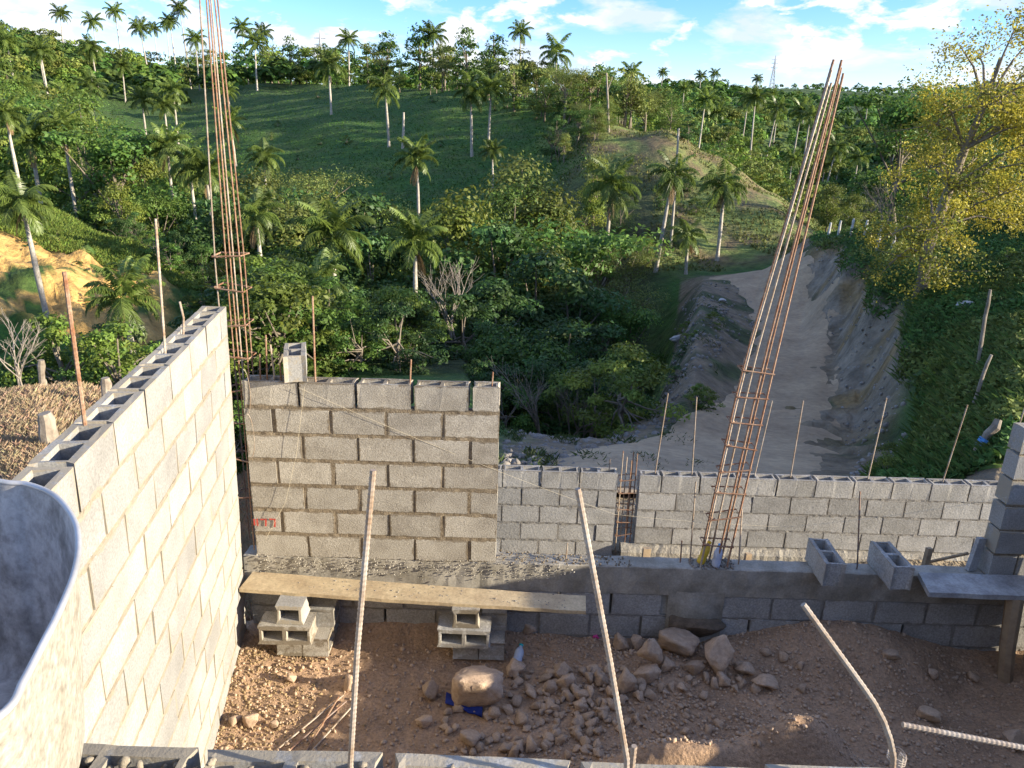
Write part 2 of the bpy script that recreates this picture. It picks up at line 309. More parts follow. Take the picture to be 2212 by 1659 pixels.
def zone_color(x, y, z):
    r = np.hypot(x, y); u = 1106 + 1545 * np.tan(np.clip(np.arctan2(x, y), -.75, .765)); Y = np.maximum(y, .5 * r)
    n = np.array([mnoise.fractal(Vector((a * .06, b * .06, 3.1)), .9, 2.0, 5) for a, b in zip(x, y)])
    n2 = np.array([mnoise.fractal(Vector((a * .35, b * .35, 8.1)), .9, 2.0, 4) for a, b in zip(x, y)])
    def mix(c, d, w): return c * (1 - w[:, None]) + np.array(d) * w[:, None]
    def sm(a, lo, hi): return np.clip((a - lo) / (hi - lo), 0, 1)
    col = np.tile(np.array([.042, .105, .017]), (len(x), 1))
    col = mix(col, (.075, .135, .02), sm(n, -.1, .5))
    col = mix(col, (.10, .12, .04), np.clip(np.sin(z * 2.4 + n * 3) - .72, 0, 1) * 1.6 * sm(Y, 84, 95))
    col = mix(col, (.09, .115, .03), sm(n2, .1, .7) * .6)
    # brown, thinly grassed spur
    w = sm(u + 45 * n2 + 40 * n, 1150, 1225) * sm(1800 - u, 0, 60) * sm(Y, 56, 60) * sm(125 - Y, 0, 10)
    br = mix(np.tile(np.array([.17, .125, .06]), (len(x), 1)), (.15, .19, .045), sm(n2 + .6 * n, -.4, .15))
    col = col * (1 - w[:, None]) + br * w[:, None]
    # valley floor
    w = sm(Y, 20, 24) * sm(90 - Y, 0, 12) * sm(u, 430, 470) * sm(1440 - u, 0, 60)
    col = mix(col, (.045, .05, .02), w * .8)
    # left: dry grass, orange cut, bank lightened as sunlit grass
    w = sm(15.5 + n2 * 2 - Y, 0, 1.5) * sm(560 - u, 0, 60)
    col = mix(col, (.31, .225, .13), w)
    w = sm(u, -2000, -1900) * sm(395 - u + n2 * 70, 0, 50) * sm(Y, 28.2, 29) * sm(38.5 + n2 * 2.2 - Y, 0, .8) * (n2 < .38)
    col = mix(col, (.52, .315, .10), w)
    w = sm(u, -2000, -1900) * sm(520 - u, 0, 40) * sm(Y, 37.5, 39) * sm(58 - Y, 0, 6)
    col = mix(col, (.115, .165, .028), w * .9)
    # fill slope and rubble round the road
    w = sm(u + 60 * n2, 1040, 1120) * sm(2010 - u, 0, 60) * sm(54 + 4 * n2 - Y, 0, 3)
    w = np.maximum(w, sm(u, 560, 640) * sm(15 - Y, 0, 3))
    w = np.where((z < -9.2) & (u < 1450), 0, w)
    so = mix(np.tile(np.array([.20, .155, .10]), (len(x), 1)), (.06, .075, .028), sm(n2 + .4 * n, .12, .42))
    col = col * (1 - w[:, None]) + so * w[:, None]
    # right bank: grass on top, pale rock and ochre on the cut
    zr = np.interp(np.log(np.maximum(Y, 3)), LY, TAB[12])
    top = sm(u, 1700, 1740) * sm(Y, 16, 18) * sm(z - np.where(Y < 30, -5.0, -5.4), 0, .5)
    top = np.maximum(top, sm(u, 1925, 1985))
    col = mix(col, (.040, .078, .018), top)
    cut = sm(u, 1690, 1730) * sm(1990 - u, 0, 40) * sm(Y, 15, 19) * sm(44 - Y, 0, 2) * (z < -4.75) * (z > -7.0)
    ck = mix(np.tile(np.array([.24, .20, .145]), (len(x), 1)), (.21, .145, .065), sm(n2, -.2, .2))
    col = col * (1 - cut[:, None]) + ck * cut[:, None]
    hs = sm(x, -2.6, -2.4) * sm(9.5 - x, 0, 1.) * sm(9.2 - y, 0, .6)
    col = mix(col, (.20, .155, .10), hs)
    # far land
    w = sm(Y, 140, 220)
    col = mix(col, (.055, .085, .022), w * .6)
    return col
az_f = np.concatenate([np.linspace(-math.pi, -.66, 60)[:-1], np.linspace(-.66, .80, 330), np.linspace(.80, math.pi, 60)[1:]])
rr = np.concatenate([[.0], np.linspace(2.0, 9, 18)[:-1], np.geomspace(9, 60, 120)[:-1], np.geomspace(60, 300, 80)[:-1], np.geomspace(300, 7000, 40)])
A2, R2 = np.meshgrid(az_f, rr)
gx = (R2 * np.sin(A2)).ravel(); gy = (R2 * np.cos(A2)).ravel(); gz = terrain_z(gx, gy)
nz_ = np.array([mnoise.fractal(Vector((a * .5, b * .5, .7)), .9, 2., 4) for a, b in zip(gx, gy)])
rough_amp = np.clip((np.hypot(gx, gy) - 9) / 10, 0, 1) * .10
cutm = ((gx / np.maximum(gy, .1)) > .39) & ((gx / np.maximum(gy, .1)) < .58) & (gz < -4.6) & (gz > -7.2) & (gy > 15) & (gy < 44)
gz = gz + nz_ * rough_amp + np.where(cutm, .20, 0) * np.array([mnoise.fractal(Vector((a * 1.3, b * 1.3, 5.7)), .9, 2., 4) for a, b in zip(gx, gy)])
ua = 1106 + 1545 * gx / np.maximum(gy, .1); cut2 = (ua > -300) & (ua < 420) & (gy > 27.5) & (gy < 39)
gz = gz + np.where(cut2, .55, 0) * np.array([mnoise.fractal(Vector((a * .8, b * 1.1, 9.7)), .8, 2.1, 5) for a, b in zip(gx, gy)])
na, nr = len(az_f), len(rr)
idx = np.arange(na * nr).reshape(nr, na)
F = np.stack([idx[:-1, :-1], idx[:-1, 1:], idx[1:, 1:], idx[1:, :-1]], -1).reshape(-1, 4)[:, ::-1]
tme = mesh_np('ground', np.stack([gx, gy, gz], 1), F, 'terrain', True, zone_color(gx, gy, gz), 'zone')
g = struct('ground', tme)
M['terrain'].node_tree  # terrain noise must be in metres
for n in M['terrain'].node_tree.nodes:
    if n.type == 'TEX_COORD':
        for l in list(n.outputs['Generated'].links):
            M['terrain'].node_tree.links.new(n.outputs['Object'], l.to_socket)

# dirt road draped on the ground
edges = [(1120, 1905, 9.3), (1130, 1890, 11), (1190, 1870, 13.5), (1400, 1850, 16.5), (1540, 1830, 20), (1595, 1815, 24), (1610, 1800, 28), (1612, 1790, 32), (1610, 1765, 36), (1590, 1730, 40), (1560, 1705, 44), (1515, 1690, 48), (1490, 1685, 51)]
V = []; nx = 22; ys = np.linspace(9.3, 51, 110)
for Y in ys:
    e0 = np.interp(Y, [e[2] for e in edges], [e[0] for e in edges]); e1 = np.interp(Y, [e[2] for e in edges], [e[1] for e in edges])
    for k in range(nx):
        jit = 9 * mnoise.noise(Vector((Y * .9, k * 9., 1))) if k in (0, nx - 1) else 0
        x = (e0 + (e1 - e0) * k / (nx - 1) + jit - 1106) / 1545. * Y
        edge = abs(k / (nx - 1) - .5) * 2
        V.append((x, Y, tz(x, Y) + .10 - .16 * max(0, edge - .6) / .4 + .03 * mnoise.noise(Vector((x * 1.2, Y * 1.2, 0)))))
F = [(j * nx + k, j * nx + k + 1, (j + 1) * nx + k + 1, (j + 1) * nx + k) for j in range(len(ys) - 1) for k in range(nx - 1)]
struct('dirt_road', mesh_py('dirt_road', V, F, 'road', True))

# ------------------------------------------------------------------ hollow blocks and walls
BL, BT, BH = .39, .15, .19
def hollow_block(seed, m, L=BL, cores=2):
    r = random.Random(seed); w = .028
    if cores == 2: xs = [0, w, L / 2 - w / 2, L / 2 + w / 2, L - w, L]; holes = {(1, 1), (3, 1)}
    else: xs = [0, w, L - w, L]; holes = {(1, 1)}
    ysn = [0, .03, BT - .03, BT]; V = []; F = []; nxx = len(xs); ix = {}
    for kz, z in enumerate((0, BH)):
        for i, x in enumerate(xs):
            for j, y in enumerate(ysn):
                dx = 0
                if i == 0 and j in (1, 2): dx = .012
                if i == nxx - 1 and j in (1, 2): dx = -.012
                shr = .006 if (kz == 0 and (0 < i < nxx - 1) and j in (1, 2)) else 0
                ix[i, j, kz] = len(V)
                V.append((x + dx - L / 2 + r.uniform(-.0025, .0025), y - BT / 2 + (shr if j == 1 else -shr) + r.uniform(-.002, .002), z + r.uniform(-.002, .0015)))
    for i in range(nxx - 1):
        for j in range(3):
            if (i, j) in holes:
                a = [ix[i, j, 0], ix[i + 1, j, 0], ix[i + 1, j + 1, 0], ix[i, j + 1, 0]]; b = [ix[i, j, 1], ix[i + 1, j, 1], ix[i + 1, j + 1, 1], ix[i, j + 1, 1]]
                for q in range(4): F.append((a[(q + 1) % 4], a[q], b[q], b[(q + 1) % 4]))
            else:
                F.append((ix[i, j, 1], ix[i + 1, j, 1], ix[i + 1, j + 1, 1], ix[i, j + 1, 1]))
                F.append((ix[i, j + 1, 0], ix[i + 1, j + 1, 0], ix[i + 1, j, 0], ix[i, j, 0]))
    for i in range(nxx - 1):
        F.append((ix[i, 0, 0], ix[i + 1, 0, 0], ix[i + 1, 0, 1], ix[i, 0, 1])); F.append((ix[i + 1, 3, 0], ix[i, 3, 0], ix[i, 3, 1], ix[i + 1, 3, 1]))
    for j in range(3):
        F.append((ix[0, j + 1, 0], ix[0, j, 0], ix[0, j, 1], ix[0, j + 1, 1])); F.append((ix[nxx - 1, j, 0], ix[nxx - 1, j + 1, 0], ix[nxx - 1, j + 1, 1], ix[nxx - 1, j, 1]))
    return mesh_py('concrete_block', V, F, m)
def solid_block(seed, m, L=BL):
    # chamfered face block with slightly uneven arrises (used below the top course)
    r = random.Random(seed); c = .004; V = []; F = []
    def j(): return r.uniform(-.002, .002)
    for z, ins in ((0, c), (c, 0), (BH - c, 0), (BH, c)):
        for (x, y) in ((ins, ins + (c if not ins else 0) * 0), (L - ins, ins), (L - ins, BT - ins), (ins, BT - ins)):
            V.append((x - L / 2 + j(), y - BT / 2 + j(), z + j()))
    for k in range(3):
        for q in range(4): F.append((k * 4 + q, k * 4 + (q + 1) % 4, k * 4 + 4 + (q + 1) % 4, k * 4 + 4 + q))
    F += [(3, 2, 1, 0), (12, 13, 14, 15)]
    return mesh_py('concrete_block', V, F, m)
BM = {}
def bmesh_for(kind, L, m):
    key = (kind, round(L, 2), m)
    if key not in BM:
        if kind == 'h': BM[key] = [hollow_block(i + hash(key) % 97, m, L, 2 if L > .3 else 1) for i in range(3)]
        else: BM[key] = [solid_block(i + 50, m, L) for i in range(4)]
    return random.choice(BM[key])
def ragged_strip(mb, s0, s1, y, z0, z1, jz=.006, jy=.003, step=.035, depth=.02):
    n = max(2, int((s1 - s0) / step)); V = []; F = []
    for i in range(n + 1):
        s = s0 + (s1 - s0) * i / n
        a = z0 + random.uniform(-jz, jz * .3); b = z1 + random.uniform(-jz * .3, jz); yy = y + random.uniform(-jy, jy)
        V += [(s, yy + depth, a - .004), (s, yy, a), (s, yy, b), (s, yy + depth, b + .004)]
    for i in range(n):
        for k in range(3): F.append((i * 4 + k, i * 4 + 4 + k, i * 4 + 5 + k, i * 4 + 1 + k))
    mb.add(V, F)
def block_wall(name, label, origin, rotz, rows, course, m, mm, tilt=0, bed=.003, deep=.014, top_hollow=True, cat='wall', jit=.003, back=False, head=None, bz=1.):
    """rows: bottom to top, each a list of (s0, s1) block spans; the seen face is local -Y"""
    root = thing(name, label, cat, origin, (tilt, 0, rotz))
    mb = MB(); nrow = len(rows)
    for k, spans in enumerate(rows):
        z0 = k * course; top = k == nrow - 1
        for (s0, s1) in spans:
            L = s1 - s0
            kind = 'h' if (top and top_hollow) else 's'
            std = min((BL, .19), key=lambda q: abs(q - L))
            me = bmesh_for(kind, std, m)
            flip = math.pi if random.random() < .5 and kind == 's' else 0
            o = link('concrete_block', me, root, ((s0 + s1) / 2, BT / 2 + random.uniform(-jit, jit), z0 + random.uniform(-.002, .002)),
                     (random.uniform(-.006, .006), random.uniform(-.006, .006), flip + random.uniform(-.006, .006)), (L / std, 1, bz))
        a, b = min(s for s, e in spans), max(e for s, e in spans)
        if not top:
            ragged_strip(mb, a, b, bed, z0 + BH * bz - .002, z0 + course + .002)
            if back: ragged_strip(mb, a, b, BT - bed - .02, z0 + BH - .002, z0 + course + .002)
            # filled perpends, set back
            for (s0, s1), (t0, t1) in zip(sorted(spans), sorted(spans)[1:]):
                if t0 - s1 < .06:
                    dd = head if head is not None else deep
                    dd = dd * random.uniform(.5, 1.5)
                    mb.box(s1 - .004, t0 + .004, dd, BT - deep, z0, z0 + BH, .002)
    b = mb.mesh('mortar', mm); link('mortar', b, root)
    return root
def span_row(s0, s1, first, gap=.015, unit=.405, rev=False):
    out = []; s = s0; L = first - gap
    while s < s1 - .06:
        e = min(s + L, s1)
        if e - s > .07: out.append((s, e))
        s = s + L + gap; L = unit - gap
    if rev: out = [(s0 + s1 - e, s0 + s1 - s) for s, e in out][::-1]
    return out

# left wall (sunlit), running away from the camera
LWD = Vector((-.168, .986, 0)).normalized(); LW_L = 3.95; LW_END = Vector((-1.964, 4.949, 0)); TILT = R_(1.6)
phi = math.atan2(LWD.y, LWD.x); nrm = Vector((-LWD.y, LWD.x, 0))
o = LW_END - LWD * LW_L + nrm * (2.87 * math.sin(TILT)); o.z = -3.97
rows = [span_row(0, LW_L, .2 if k % 2 else .405, .012, .405, True) for k in range(14)]
leftw = block_wall('side_wall', 'tall pale concrete block wall in full sun running away on the left', o, phi, rows, .205, 'block_pale', 'mortar_pale', TILT, bed=.0015, deep=.02, head=.03, jit=.002)
def lw_pt(s, y, z):
    """point on the left wall from local coordinates"""
    return Matrix.Translation(o) @ (Euler((TILT, 0, phi)).to_matrix().to_4x4() @ Vector((s, y, z + 3.97)))
LWO = o.copy()

# front wall, seven courses
rows = []
for k in range(7):
    if k % 2 == 0: rows.append([(.0, .395), (.415, .805), (.82, 1.21), (1.23, 1.62), (1.645, 1.84)])
    else: rows.append([(.0, .20), (.222, .61), (.632, 1.02), (1.035, 1.425), (1.445, 1.84)])
rows = [[(s + random.uniform(-.004, .006) * (s > 0), e + random.uniform(-.006, .003) * (e < 1.8)) for s, e in r] for r in rows]
frontw = block_wall('front_wall', 'rough grey block wall of seven courses with brown mortar joints, red paint mark low left', (-1.925, 5.0, -3.085), 0, rows, .2057, 'block', 'mortar', bed=.0025, deep=.012, head=.005, jit=.004, bz=.965)
# red painted mark on a block low at the left (second course)
mk = MB(); y = -.082
blk = [c for c in frontw.children if c.name.startswith('concrete_block') and abs(c.location.z - .2057) < .01 and c.location.x < .15][0]
def stroke(x0, z0, x1, z1, w=.011):
    d = Vector((x1 - x0, 0, z1 - z0)).normalized(); p = Vector((-d.z, 0, d.x)) * w / 2; a = Vector((x0, y, z0)); b = Vector((x1, y, z1)); t = Vector((0, .003, 0))
    q = [a - p, b - p, b + p, a + p]; q += [v + t for v in q]
    mk.add(q, [(0, 1, 2, 3), (7, 6, 5, 4), (0, 4, 5, 1), (1, 5, 6, 2), (2, 6, 7, 3), (3, 7, 4, 0)])
stroke(-.092, .06, -.092, .115); stroke(-.071, .055, -.071, .118)
stroke(-.047, .113, -.005, .115); stroke(-.008, .115, -.012, .055)
stroke(.018, .118, .062, .116); stroke(.058, .116, .052, .055); stroke(.046, .058, .058, .052)
pm = link('paint_mark', mk.mesh('paint_mark', 'red_paint'), blk); pm.rotation_euler = (0, 0, -blk.rotation_euler.z)

# beam and foundation under the front wall
root = thing('foundation_wall', 'low foundation of grey blocks under a long concrete beam across the room', 'foundation', (-2.03, 5.0, -4.15))
bb = MB(); nseg = 120; BX = 7.3
V = []; F = []
for i in range(nseg + 1):
    s = BX * i / nseg
    for (yy, zz) in ((.0, .825), (-.004, .94), (-.001, 1.06), (.012, 1.066), (.10, 1.063), (.158, 1.062), (.16, .825)):
        V.append((s, yy + random.uniform(-.004, .004), zz + random.uniform(-.003, .003)))
for i in range(nseg):
    for k in range(6): F.append((i * 7 + k, i * 7 + 7 + k, i * 7 + 8 + k, i * 7 + 1 + k))
    F.append((i * 7 + 6, i * 7 + 13, i * 7 + 7, i * 7))
F += [tuple(range(6, -1, -1)), tuple(nseg * 7 + k for k in range(7))]
bb.add(V, F)
link('tie_beam', bb.mesh('tie_beam', 'beam', False), root)
mb = MB()
for k in range(4):
    z0 = .825 - .2 * (k + 1) + .004
    for (a, b) in ((.03, 3.32), (3.72, 7.3)):
        sp = span_row(a, b, .405 if k % 2 == 0 else .25, .018)
        for (s0, s1) in sp:
            L = s1 - s0; std = min((BL, .19), key=lambda q: abs(q - L))
            link('concrete_block', bmesh_for('s', std, 'block_smooth'), root, ((s0 + s1) / 2, BT / 2 + .002 + random.uniform(-.004, .004), z0), (0, random.uniform(-.008, .008), random.uniform(-.008, .008)), (L / std, 1, 1))
        ragged_strip(mb, a, b, .007, z0 + BH - .002, z0 + .202)
        for (s0, s1), (t0, t1) in zip(sp, sp[1:]):
            if random.random() < .75: mb.box(s1 - .003, t0 + .003, .008, .13, z0, z0 + BH, .003)
link('mortar', mb.mesh('mortar', 'mortar_grey'), root)
# cast column stub between the two runs of foundation blocks
cs = MB(); n = 10
V = []; F = []
for i in range(n + 1):
    for j in range(n + 1):
        x = 3.30 + .44 * i / n; z = 0 + .86 * j / n
        bulge = .05 * max(0, 1 - ((x - 3.5) / .2) ** 2) * (1 if z < .72 else .1)
        V.append((x, -.004 - bulge + random.uniform(-.006, .006), z))
for i in range(n):
    for j in range(n): a = i * (n + 1) + j; F.append((a, a + n + 1, a + n + 2, a + 1))
cs.add(V, F); cs.box(3.05, 3.74, .022, .148, 0, .82)
link('column_stub', cs.mesh('column_stub', 'beam', True), root)
# crumbs of mortar dropped along the beam, under the front wall
def lumps(pts, sizes, m, name, seg=1):
    base = bpy.data.meshes.new('tmp'); import bmesh
    bm = bmesh.new(); bmesh.ops.create_icosphere(bm, subdivisions=seg, radius=1); 
    bv = np.array([v.co[:] for v in bm.verts]); bf = np.array([[v.index for v in f.verts] for f in bm.faces]); bm.free(); bpy.data.meshes.remove(base)
    n = len(pts); k = len(bv)
    V = bv[None] * (1 + rng.uniform(-.28, .28, (n, k, 1))) * (np.asarray(sizes)[:, None, None] * rng.uniform(.6, 1.25, (n, 1, 3)))
    a = rng.uniform(0, 6.28, n); ca, sa = np.cos(a)[:, None], np.sin(a)[:, None]
    X = V[:, :, 0] * ca - V[:, :, 1] * sa; Yv = V[:, :, 0] * sa + V[:, :, 1] * ca
    V = np.stack([X, Yv, V[:, :, 2]], -1) + np.asarray(pts)[:, None, :]
    Fn = (bf[None] + (np.arange(n) * k)[:, None, None]).reshape(-1, 3)
    return mesh_np(name, V.reshape(-1, 3), Fn, m, False)
n = 900; X = rng.uniform(.1, 2.55, n)
pts = np.stack([X, -.012 + rng.normal(0, .012, n) - .02 * rng.random(n), 1.02 + rng.normal(0, .045, n)], 1)
pts[:, 2] = np.minimum(pts[:, 2], 1.085)
sz = rng.uniform(.002, .007, n)
crumbs = link('mortar_crumbs', lumps(pts, sz, 'beam', 'mortar_crumbs'), root); crumbs['kind'] = 'stuff'
n = 260; X = rng.uniform(1.85, 3.0, n); pts = np.stack([X, rng.uniform(.0, .15, n), 1.068 + rng.uniform(0, .03, n) * np.clip((2.5 - X) * 2, .2, 1.4)], 1)
crumbs = link('mortar_crumbs', lumps(pts, rng.uniform(.003, .009, n), 'mortar', 'mortar_crumbs'), root); crumbs['kind'] = 'stuff'
n = 120; X = rng.uniform(3.45, 3.8, n); pts = np.stack([X, rng.uniform(.0, .15, n), 1.066 + rng.uniform(0, .012, n)], 1)
crumbs = link('mortar_crumbs', lumps(pts, rng.uniform(.006, .014, n), 'stone_grey', 'mortar_crumbs'), root); crumbs['kind'] = 'stuff'

# outer boundary walls beyond the beam
rows = [span_row(0, 3.34, .405 if k % 2 == 0 else .2, .012, .405, True) for k in range(5)]
block_wall('boundary_wall', 'short low length of smooth grey block wall just behind the front wall', (-2.2, 7.1, -4.28), 0, rows, .205, 'block_smooth', 'mortar_grey', bed=.002, deep=.01, head=.006)
rows = [span_row(0, 5.2, .2 if k % 2 else .405, .012, .405) for k in range(4)]
rows[3] = span_row(0, 5.2, .235, .012, .405)
bw = block_wall('boundary_wall', 'long low boundary wall of smooth grey hollow blocks on the right, rebar standing in it', (1.375, 7.1, -4.09), 0, rows, .205, 'block_smooth', 'mortar_grey', bed=.002, deep=.01, head=.006)
fb = MB(); V = []; F = []; n = 130
for i in range(n + 1):
    s = -.15 + 5.4 * i / n
    for (yy, zz) in ((-.10, -.32), (-.085, -.06), (-.03, -.005), (.2, -.008)):
        V.append((s, yy + random.uniform(-.004, .004), zz + random.uniform(-.004, .004)))
for i in range(n):
    for k in range(3): F.append((i * 4 + k, i * 4 + 4 + k, i * 4 + 5 + k, i * 4 + 1 + k))
fb.add(V, F); link('footing', fb.mesh('footing', 'footing', False), bw)

# stub of wall on the beam at the right edge, and the right wall of the room (casts the shade on the floor)
rows = [span_row(0, 1.7, .405 if k % 2 else .2, .014, .405) for k in range(6)]
block_wall('cross_wall', 'tall block wall end standing on the beam at the right edge of the picture', (3.71, 5.0, -3.082), 0, rows, .2057, 'block_pale', 'mortar', bed=.006, deep=.012, head=.01)
rows = [span_row(0, 3.6, .405 if k % 2 else .2, .014, .405) for k in range(7)]
rw = block_wall('room_wall', 'grey block wall closing the room out of view on the right', (4.10, 4.93, -3.83), -math.pi / 2, rows, .205, 'block', 'mortar', bed=.005, deep=.012)
for s0 in (.0, .405, .81):
    link('concrete_block', bmesh_for('h', BL, 'block'), rw, (s0 + .2, BT / 2, 7 * .205), (0, 0, 0))

# near wall: top course seen from above at the bottom of the picture
xs0 = -.653 - .413 * 2
spans = [(xs0 + .413 * k - 4.0, xs0 + .413 * k - 4.0 + .395) for k in range(14)]
root = thing('near_wall', 'top course of a block wall across the bottom edge with mortar filled cores', 'wall', (4.0, 1.305, -1.3), (0, 0, 0))
fillm = MB()
for (s0, s1) in spans:
    link('concrete_block', bmesh_for('h', BL, 'block_pale'), root, ((s0 + s1) / 2, -BT / 2 + random.uniform(-.006, .006), -BH), (random.uniform(-.01, .01), random.uniform(-.01, .01), random.uniform(-.02, .02)), (1, 1, 1))
    for k in range(2):
        c = s0 + .11 + .185 * k
        fillm.box(c - .08, c + .08, -.122, -.028, -.18, -.022 + random.uniform(-.03, .012), .008)
link('core_fill', fillm.mesh('core_fill', 'mortar_grey'), root)
for k in range(1, 13):
    for (s0, s1) in span_row(xs0 - 4.0, 1.5, .405 if k % 2 else .2, .014):
        if k < 4: link('concrete_block', bmesh_for('s', min((BL, .19), key=lambda q: abs(q - (s1 - s0))), 'block'), root, ((s0 + s1) / 2, -BT / 2, -BH - k * .205), (0, 0, 0))
lw = MB(); lw.box(xs0 - 4.0, 1.5, -.145, -.005, -2.8, -BH - 3 * .205 - .01)
for k in range(1, 4): ragged_strip(lw, xs0 - 4, 1.5, -.147, -BH - k * .205 + BH - .002, -BH - k * .205 + .207)
link('lower_courses', lw.mesh('lower_courses', 'mortar_grey'), root)
n = 900; X = rng.uniform(xs0 - 4, .4, n); pts = np.stack([X, rng.uniform(-.13, -.02, n), -.022 + rng.uniform(-.015, .022, n)], 1)
cr = link('grout_gravel', lumps(pts, rng.uniform(.004, .014, n), 'mortar_pale', 'grout_gravel'), root); cr['kind'] = 'stuff'
# floor slab under the photographer and the wheelbarrow (below the frame)
sb = MB(); sb.box(-1.45, .9, -3.2, 1.12, -1.62, -1.5); struct('floor_slab', sb.mesh('floor_slab', 'beam'))

# ------------------------------------------------------------------ earth floor inside
def floor_z(x, y):
    z = -3.74 + .03 * mnoise.noise(Vector((x * 1.4, y * 1.4, .3))) + .016 * mnoise.noise(Vector((x * 6, y * 6, 2.))) + .011 * mnoise.noise(Vector((x * 15, y * 15, 5.)))
    def hump(cx, cy, sx, sy, h): return h * math.exp(-((x - cx) / sx) ** 2 - ((y - cy) / sy) ** 2)
    z += hump(-1.95, 4.4, .35, .8, .06) + hump(-.9, 5.05, .9, .16, .10)
    z += hump(2.65, 4.92, .75, .30, .26) + hump(3.5, 4.6, .5, .4, -.12)
    z += hump(.95, 3.27, .6, .30, .60) + hump(1.75, 3.40, .40, .28, .62) + hump(2.6, 3.3, .6, .35, .15)
    z += hump(.75, 4.45, .55, .3, .07) + hump(1.35, 4.65, .45, .22, .08)
    return z
fx = np.linspace(-2.25, 5.3, 330); fy = np.concatenate([np.linspace(1.25, 3.2, 40)[:-1], np.linspace(3.2, 5.03, 92)])
V = [(x, y, floor_z(x, y)) for y in fy for x in fx]; nx = len(fx)
F = np.array([(j * nx + i, j * nx + i + 1, (j + 1) * nx + i + 1, (j + 1) * nx + i) for j in range(len(fy) - 1) for i in range(nx - 1)])
struct('earth_floor', mesh_np('earth_floor', V, F, 'soil', True))
def fl(u, v):
    """where the picture ray meets the earth floor"""
    d = ray(u, v); t = 3.7 / -d[2]
    for _ in range(12):
        p = d * t; t = floor_z(p[0], p[1]) / d[2]
    return Vector(d * t)

# ------------------------------------------------------------------ rocks
def rock_mesh(seed, sub, m, name):
    """broken stone: hull of scattered points; the big ones get worn edges and pits"""
    import bmesh
    r = random.Random(seed); bm = bmesh.new()
    for _ in range(15 if sub > 2 else 13):
        d = Vector((r.gauss(0, 1), r.gauss(0, 1), r.gauss(0, 1))).normalized(); bm.verts.new(d * r.uniform(.72, 1.05))
    res = bmesh.ops.convex_hull(bm, input=bm.verts); bmesh.ops.delete(bm, geom=[e for e in res['geom_interior'] if isinstance(e, bmesh.types.BMVert)], context='VERTS')
    if sub > 2:
        bmesh.ops.bevel(bm, geom=list(bm.edges), offset=.09, segments=1, affect='EDGES', clamp_overlap=True)
        bmesh.ops.triangulate(bm, faces=bm.faces); bmesh.ops.subdivide_edges(bm, edges=bm.edges, cuts=2, use_grid_fill=True)
        o = Vector((seed * 7.3, seed * 3.1, seed * 1.7))
        for v in bm.verts: v.co += v.co.normalized() * (.10 * mnoise.noise(v.co * 2.2 + o) + .07 * mnoise.noise(v.co * 6 + o))
    else: bmesh.ops.bevel(bm, geom=list(bm.edges), offset=.10, segments=1, affect='EDGES', clamp_overlap=True); bmesh.ops.remove_doubles(bm, verts=bm.verts, dist=.01)
    bmesh.ops.recalc_face_normals(bm, faces=bm.faces)
    me = bpy.data.meshes.new(name); bm.to_mesh(me); bm.free()
    for p in me.polygons: p.use_smooth = True
    me.materials.append(M[m]); return me
RB = [rock_mesh(i, 3, 'stone', 'boulder') for i in range(6)]
RS = [rock_mesh(i + 20, 2, 'stone', 'stone') for i in range(8)]
def depth_at(p): return p.dot(Vector(AXF))
